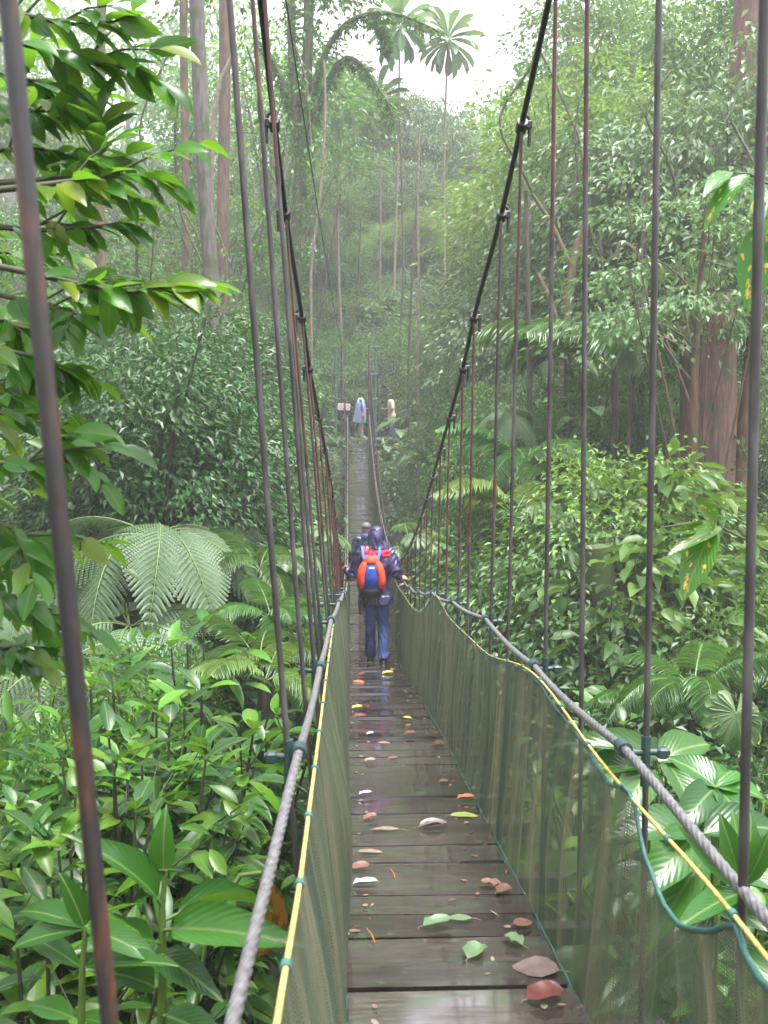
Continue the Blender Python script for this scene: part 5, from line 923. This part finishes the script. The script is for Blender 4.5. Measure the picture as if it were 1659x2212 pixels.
jk = MB(); torso(jk, J, .028, hem=.72); sleeves(jk, J, (.07, .062, .052), .97); sh = shoes(J, M['shoe'])
mb_ = person(J, M['skin'], 'man in grey cap and dark rain jacket, half hidden ahead of the hooded hiker', L0, 0, [('jacket', blended(jk, 'jacket', M['navy'], .014, 3)), ('collar', MB().loft([(V3(0, .03, 1.42), .12, .1), (V3(0, .045, 1.49), .075, .075), (V3(0, .05, 1.51), .068, .068)], 14).mesh('collar', M['shirt_blue'])), ('cap', cap(J, M['cap_grey'])), ('trousers', trousers(J, M['black_cloth'])), ('shoe', sh[0]), ('shoe', sh[1]), ('face_features', face_bits(J))]); mb_.scale = (k, k, k)
# ---- two men at the far landing
J = stand(); J.update(face=nrm(V3(.1, 1, -.05)), ell=V3(-.2, .06, 1.13), wrl=V3(-.1, .28, 1.08), elr=V3(.22, .05, 1.1), wrr=V3(.17, .1, .86), hdr=V3(0, .2, -1), hcr=V3(0, 1, 0), hdl=V3(.3, .8, .1), hcl=V3(0, 0, -1))
sh = shoes(J, M['khaki']); pc = MB().loft([(V3(0, -.03, .58), .235, .25), (V3(0, -.03, .64), .24, .245), (V3(0, 0, .85), .25, .225), (V3(0, .01, 1.1), .262, .2), (V3(0, .02, 1.3), .26, .17), (V3(0, .02, 1.4), .22, .135), (V3(0, .03, 1.46), .11, .1), (V3(0, .03, 1.5), .075, .075)], 22)

for q in pc.p[:1]:
    a_ = np.arctan2(q[0][:, 1], q[0][:, 0]); f_ = np.clip((1.35-q[0][:, 2])/.7, 0, 1)*.1*np.cos(a_*6+q[0][:, 2]*2); q[0][:, :2] *= (1+f_)[:, None]; q[0][:, 2] -= np.clip((.7-q[0][:, 2])*3, 0, 1)*.07*np.sin(a_*2+1)
p = D(778, 946, 37.3); shirt = MB(); torso(shirt, J, .02, hem=.82); sleeves(shirt, J, (.062, .056, .05), .5)
pa = person(J, M['skin_tan'], 'man in pale blue rain poncho and dark cap at the far bridge end', V3(p.x, 37.3, -1.6), -PI/2, [('poncho', pc.mesh('poncho', M['poncho'])), ('shirt', blended(shirt, 'shirt', M['shirt_blue'], .015, 3)), ('cap', cap(J, M['cap_dark'])), ('trousers', trousers(J, M['khaki'])), ('shoe', sh[0]), ('shoe', sh[1]), ('face_features', face_bits(J))]); pa.scale = (.97,)*3
tag(MB().loft([(V3(0, 0, -.07), .03, .02), (V3(0, 0, -.05), .045, .03), (V3(0, 0, .04), .04, .03), (V3(0, 0, .07), .015, .015)], 10).build('pouch', M['pack_orange'], None, (p.x+.1, 37.08, -.8)), 'small orange pouch held by the man in the poncho', 'pouch')
J = stand(); J.update(face=nrm(V3(.15, 1, 0)), ell=V3(-.24, -.02, 1.12), wrl=V3(-.2, .14, .92), elr=V3(.23, .03, 1.12), wrr=V3(.12, .27, 1.1), hdr=V3(-.2, .8, .3), hcr=V3(0, 0, -1), hdl=V3(0, .3, -1), hcl=V3(0, 1, 0))
sh = shoes(J, M['shoe']); shirt = MB(); torso(shirt, J, .03, hem=.82); sleeves(shirt, J, (.072, .066, .06), 0); p = D(846, 945, 38.6)
person(J, M['skin_tan'], 'dark-haired man in a beige t-shirt and jeans at the far landing', V3(p.x, 38.6, g0(p.x, 38.6)), PI/2, [('shirt', blended(shirt, 'shirt', M['beige'], .014, 3)), ('hair', hairm(J)), ('trousers', trousers(J, M['denim'])), ('shoe', sh[0]), ('shoe', sh[1]), ('face_features', face_bits(J))])
# ------------------------------------------------------------------ sign on the far left post
M['sign_white'] = simple('sign_white', [(.3, (.62, .55, .55)), (.7, (.74, .68, .68))], 12, .5); M['sign_red'] = simple('sign_red', [(.3, (.5, .05, .05)), (.7, (.6, .08, .07))], 12, .5)
sp = D(743, 879, 36.28); sg = tag(empty('notice_sign', sp), 'small pale notice board with red lettering on the far left post', 'sign'); sg.rotation_euler = (0, math.radians(3), 0)
put('board', MB().box((0, 0, 0), (.44, .02, .23), bev=.004).mesh('board', M['sign_white']), sg); lt = MB(); r = random.Random(3)
for row, z in ((0, .055), (1, -.005), (2, -.065)):
    x = -.18
    while x < .17:
        wd = r.uniform(.018, .034); lt.box((x+wd/2, -.0135, z), (.007, .004, .04)); lt.box((x+wd*.6, -.0135, z+r.choice([-.017, 0, .017])), (wd*.7, .0042, .008)); x += wd+.012
put('lettering', lt.mesh('lettering', M['sign_red']), sg)
# ------------------------------------------------------------------ fallen leaves on the planks
def lm(name, a, b, rough=.42): return simple(name, [(.3, a), (.7, b)], 30, rough, bst=.3, bdist=.003, spec=.35)
FL = dict(brown=lm('fallen_brown', (.10, .045, .028), (.2, .10, .065)), red=lm('fallen_red', (.06, .013, .01), (.13, .03, .02)), purple=lm('fallen_purple', (.06, .042, .036), (.14, .1, .09), .28), yellow=lm('fallen_yellow', (.42, .3, .035), (.58, .43, .08)), orange=lm('fallen_orange', (.26, .08, .02), (.38, .13, .03)), lime=lm('fallen_lime', (.13, .18, .03), (.25, .27, .06)), green=lm('fallen_green', (.05, .10, .04), (.12, .18, .09)), white=lm('fallen_white', (.2, .19, .2), (.42, .4, .43)), tan=lm('fallen_tan', (.13, .09, .06), (.24, .17, .12)))
FLT = {'flat': leaf_template((.1, .3, .55, .8), (.5, .95, 1, .6), .08, .05, .012), 'curl': leaf_template((.1, .3, .55, .8), (.5, .95, .9, .5), .4, -.1, .04), 'crumple': leaf_template((.12, .3, .5, .7, .88), (.7, 1, .8, 1, .5), .35, -.08, .07)}
def fallen(px, py, L, w, kind, shape, ang, label, name='fallen_leaf', cat='leaf', group=None):
    p = deckp(px, py); p.x = min(max(p.x, XL+.03), XR-.03); a = math.radians(ang); d = V3(math.cos(a), math.sin(a), float((dz(p.y+.1)-dz(p.y-.1))/.2)*math.sin(a))
    mb = MB().leaves(FLT[shape], V3(0, 0, .012)[None]-d*L/2, d, V3(0, -.05, 1), L, w)
    st = MB().tube([-d*L/2+V3(0, 0, .012), -d*L*.62+V3(0, 0, .012), -d*L*.72+V3(.006, 0, .006)], .0018, 5)
    o = mb.build(name, FL[kind], None, p); tag(o, label, cat, group or 'fallen leaves on the planks'); put('stalk', st.mesh('stalk', FL['brown']), o)
for f in [(935, 1790, .125, .06, 'purple', 'curl', 10, 'curled purplish-brown leaf with a pale shine in mid deck, right of centre'), (1003, 1766, .13, .05, 'lime', 'flat', 0, 'yellow-green leaf lying beside the right netting'), (945, 2003, .10, .05, 'green', 'crumple', 20, 'crumpled pale green leaf left of the torn green one'), (990, 1990, .09, .035, 'green', 'flat', 170, 'torn strip of green leaf near the right netting'), (1025, 2066, .10, .065, 'green', 'crumple', 60, 'ragged bright green leaf scrap in the near deck'),
    (1155, 2098, .14, .10, 'purple', 'flat', 160, 'big flat purple-brown leaf at the near right deck edge'), (1178, 2160, .11, .075, 'red', 'crumple', 20, 'curled dark red leaf in the near right corner of the deck'), (790, 1916, .09, .035, 'white', 'crumple', 0, 'white papery scrap at the left deck edge'), (800, 1589, .06, .035, 'white', 'crumple', 40, 'white papery scrap in mid deck'), (790, 1720, .07, .03, 'white', 'crumple', 15, 'pale scrap by the left netting below the lone wide plank gap'), (830, 1608, .08, .03, 'tan', 'flat', 5, 'pale leaf just below the white scrap'), (878, 1558, .10, .03, 'yellow', 'curl', 170, 'folded yellow leaf alone on the right half of the deck'), (885, 1590, .09, .05, 'red', 'crumple', 30, 'dark red leaf below the folded yellow leaf'), (940, 1588, .07, .05, 'red', 'crumple', 80, 'dark red leaf at the right netting, upper of two'), (948, 1612, .08, .06, 'red', 'crumple', 10, 'dark red leaf at the right netting, lower of two'),
    (772, 1532, .09, .05, 'yellow', 'crumple', 20, 'yellow leaf at the left deck edge'), (792, 1530, .08, .05, 'red', 'crumple', 100, 'red-brown leaf beside the yellow one at the left edge'), (778, 1553, .10, .06, 'red', 'crumple', 10, 'dark red leaf just below the yellow leaf at the left edge'), (775, 1474, .12, .07, 'orange', 'flat', 0, 'orange leaf at the left edge behind the hiker'), (781, 1460, .10, .07, 'red', 'crumple', 50, 'dark red leaf just beyond the orange one'), (838, 1457, .13, .07, 'yellow', 'crumple', 15, 'broad yellow-orange leaf at the heel of the hooded hiker'), (848, 1449, .08, .06, 'lime', 'crumple', 70, 'small pale yellow leaf at the heel of the hooded hiker'), (775, 1430, .10, .07, 'red', 'crumple', 30, 'dark red leaf beside the left foot of the hiker'), (1088, 1930, .07, .05, 'brown', 'crumple', 40, 'brown leaf at the right edge in the near deck'), (1060, 1918, .08, .04, 'brown', 'crumple', 160, 'brown leaf with green tip near the right edge'), (800, 1772, .08, .04, 'brown', 'crumple', 40, 'brown leaf tucked against the left netting'), (830, 1796, .13, .03, 'tan', 'flat', 170, 'faded long leaf stuck to the wet planks at left'), (1010, 1730, .09, .04, 'orange', 'crumple', 0, 'rust-coloured leaf shreds under the right netting'),
    (800, 1845, .10, .03, 'tan', 'flat', 0, 'pale leaf stuck flat in the left half of the near deck'), (780, 1880, .07, .05, 'brown', 'crumple', 20, 'brown leaf above the white papery scrap'), (1130, 2000, .07, .05, 'brown', 'flat', 20, 'brown leaf above the big purple-brown leaf'), (1110, 2040, .08, .045, 'green', 'crumple', 120, 'green leaf piece beyond the big purple-brown leaf'), (800, 1648, .07, .04, 'tan', 'crumple', 10, 'tan leaf at left in mid deck'), (850, 1640, .08, .03, 'brown', 'flat', 40, 'thin brown leaf in mid deck'), (960, 1690, .06, .04, 'brown', 'flat', 40, 'small brown leaf right of centre in mid deck')]: fallen(*f)
for px, py, L_, a_, lb in [(848, 1890, .08, 100, 'short orange stalk upright across a plank seam'), (801, 2025, .09, 105, 'thin orange stalk at the left of the near deck')]: 
    p = deckp(px, py); d = V3(math.cos(math.radians(a_)), math.sin(math.radians(a_)), 0)*L_/2; tag(MB().tube([-d+V3(0, 0, .006), V3(.003, 0, .009), d+V3(0, 0, .006)], [.002, .0025, .0015], 6).build('leaf_stalk', FL['orange'], None, p), lb, 'stalk', 'fallen stalks on the planks')
mb = MB(); k = 420; y_ = U(1.5, 30, k)**1.0; x_ = np.where(rng.random(k) < .3, U(XL, XR, k), np.where(rng.random(k) < .5, XL+U(0, .09, k), XR-U(0, .09, k))); P = np.stack([x_, y_, dz(y_)+.006], -1); a = U(0, 6.28, k)
for i_ in range(3): s = slice(i_, k, 3); mb.leaves(FLT['flat'], P[s], np.stack([np.cos(a[s]), np.sin(a[s]), -.1+0*a[s]], -1), V3(0, 0, 1), U(.012, .04, len(a[s])), U(.006, .02, len(a[s])), i_)
tag(mb.build('leaf_litter', [FL['brown'], FL['red'], FL['tan']]), 'small leaf scraps scattered over the wet planks', 'litter', kind='stuff')
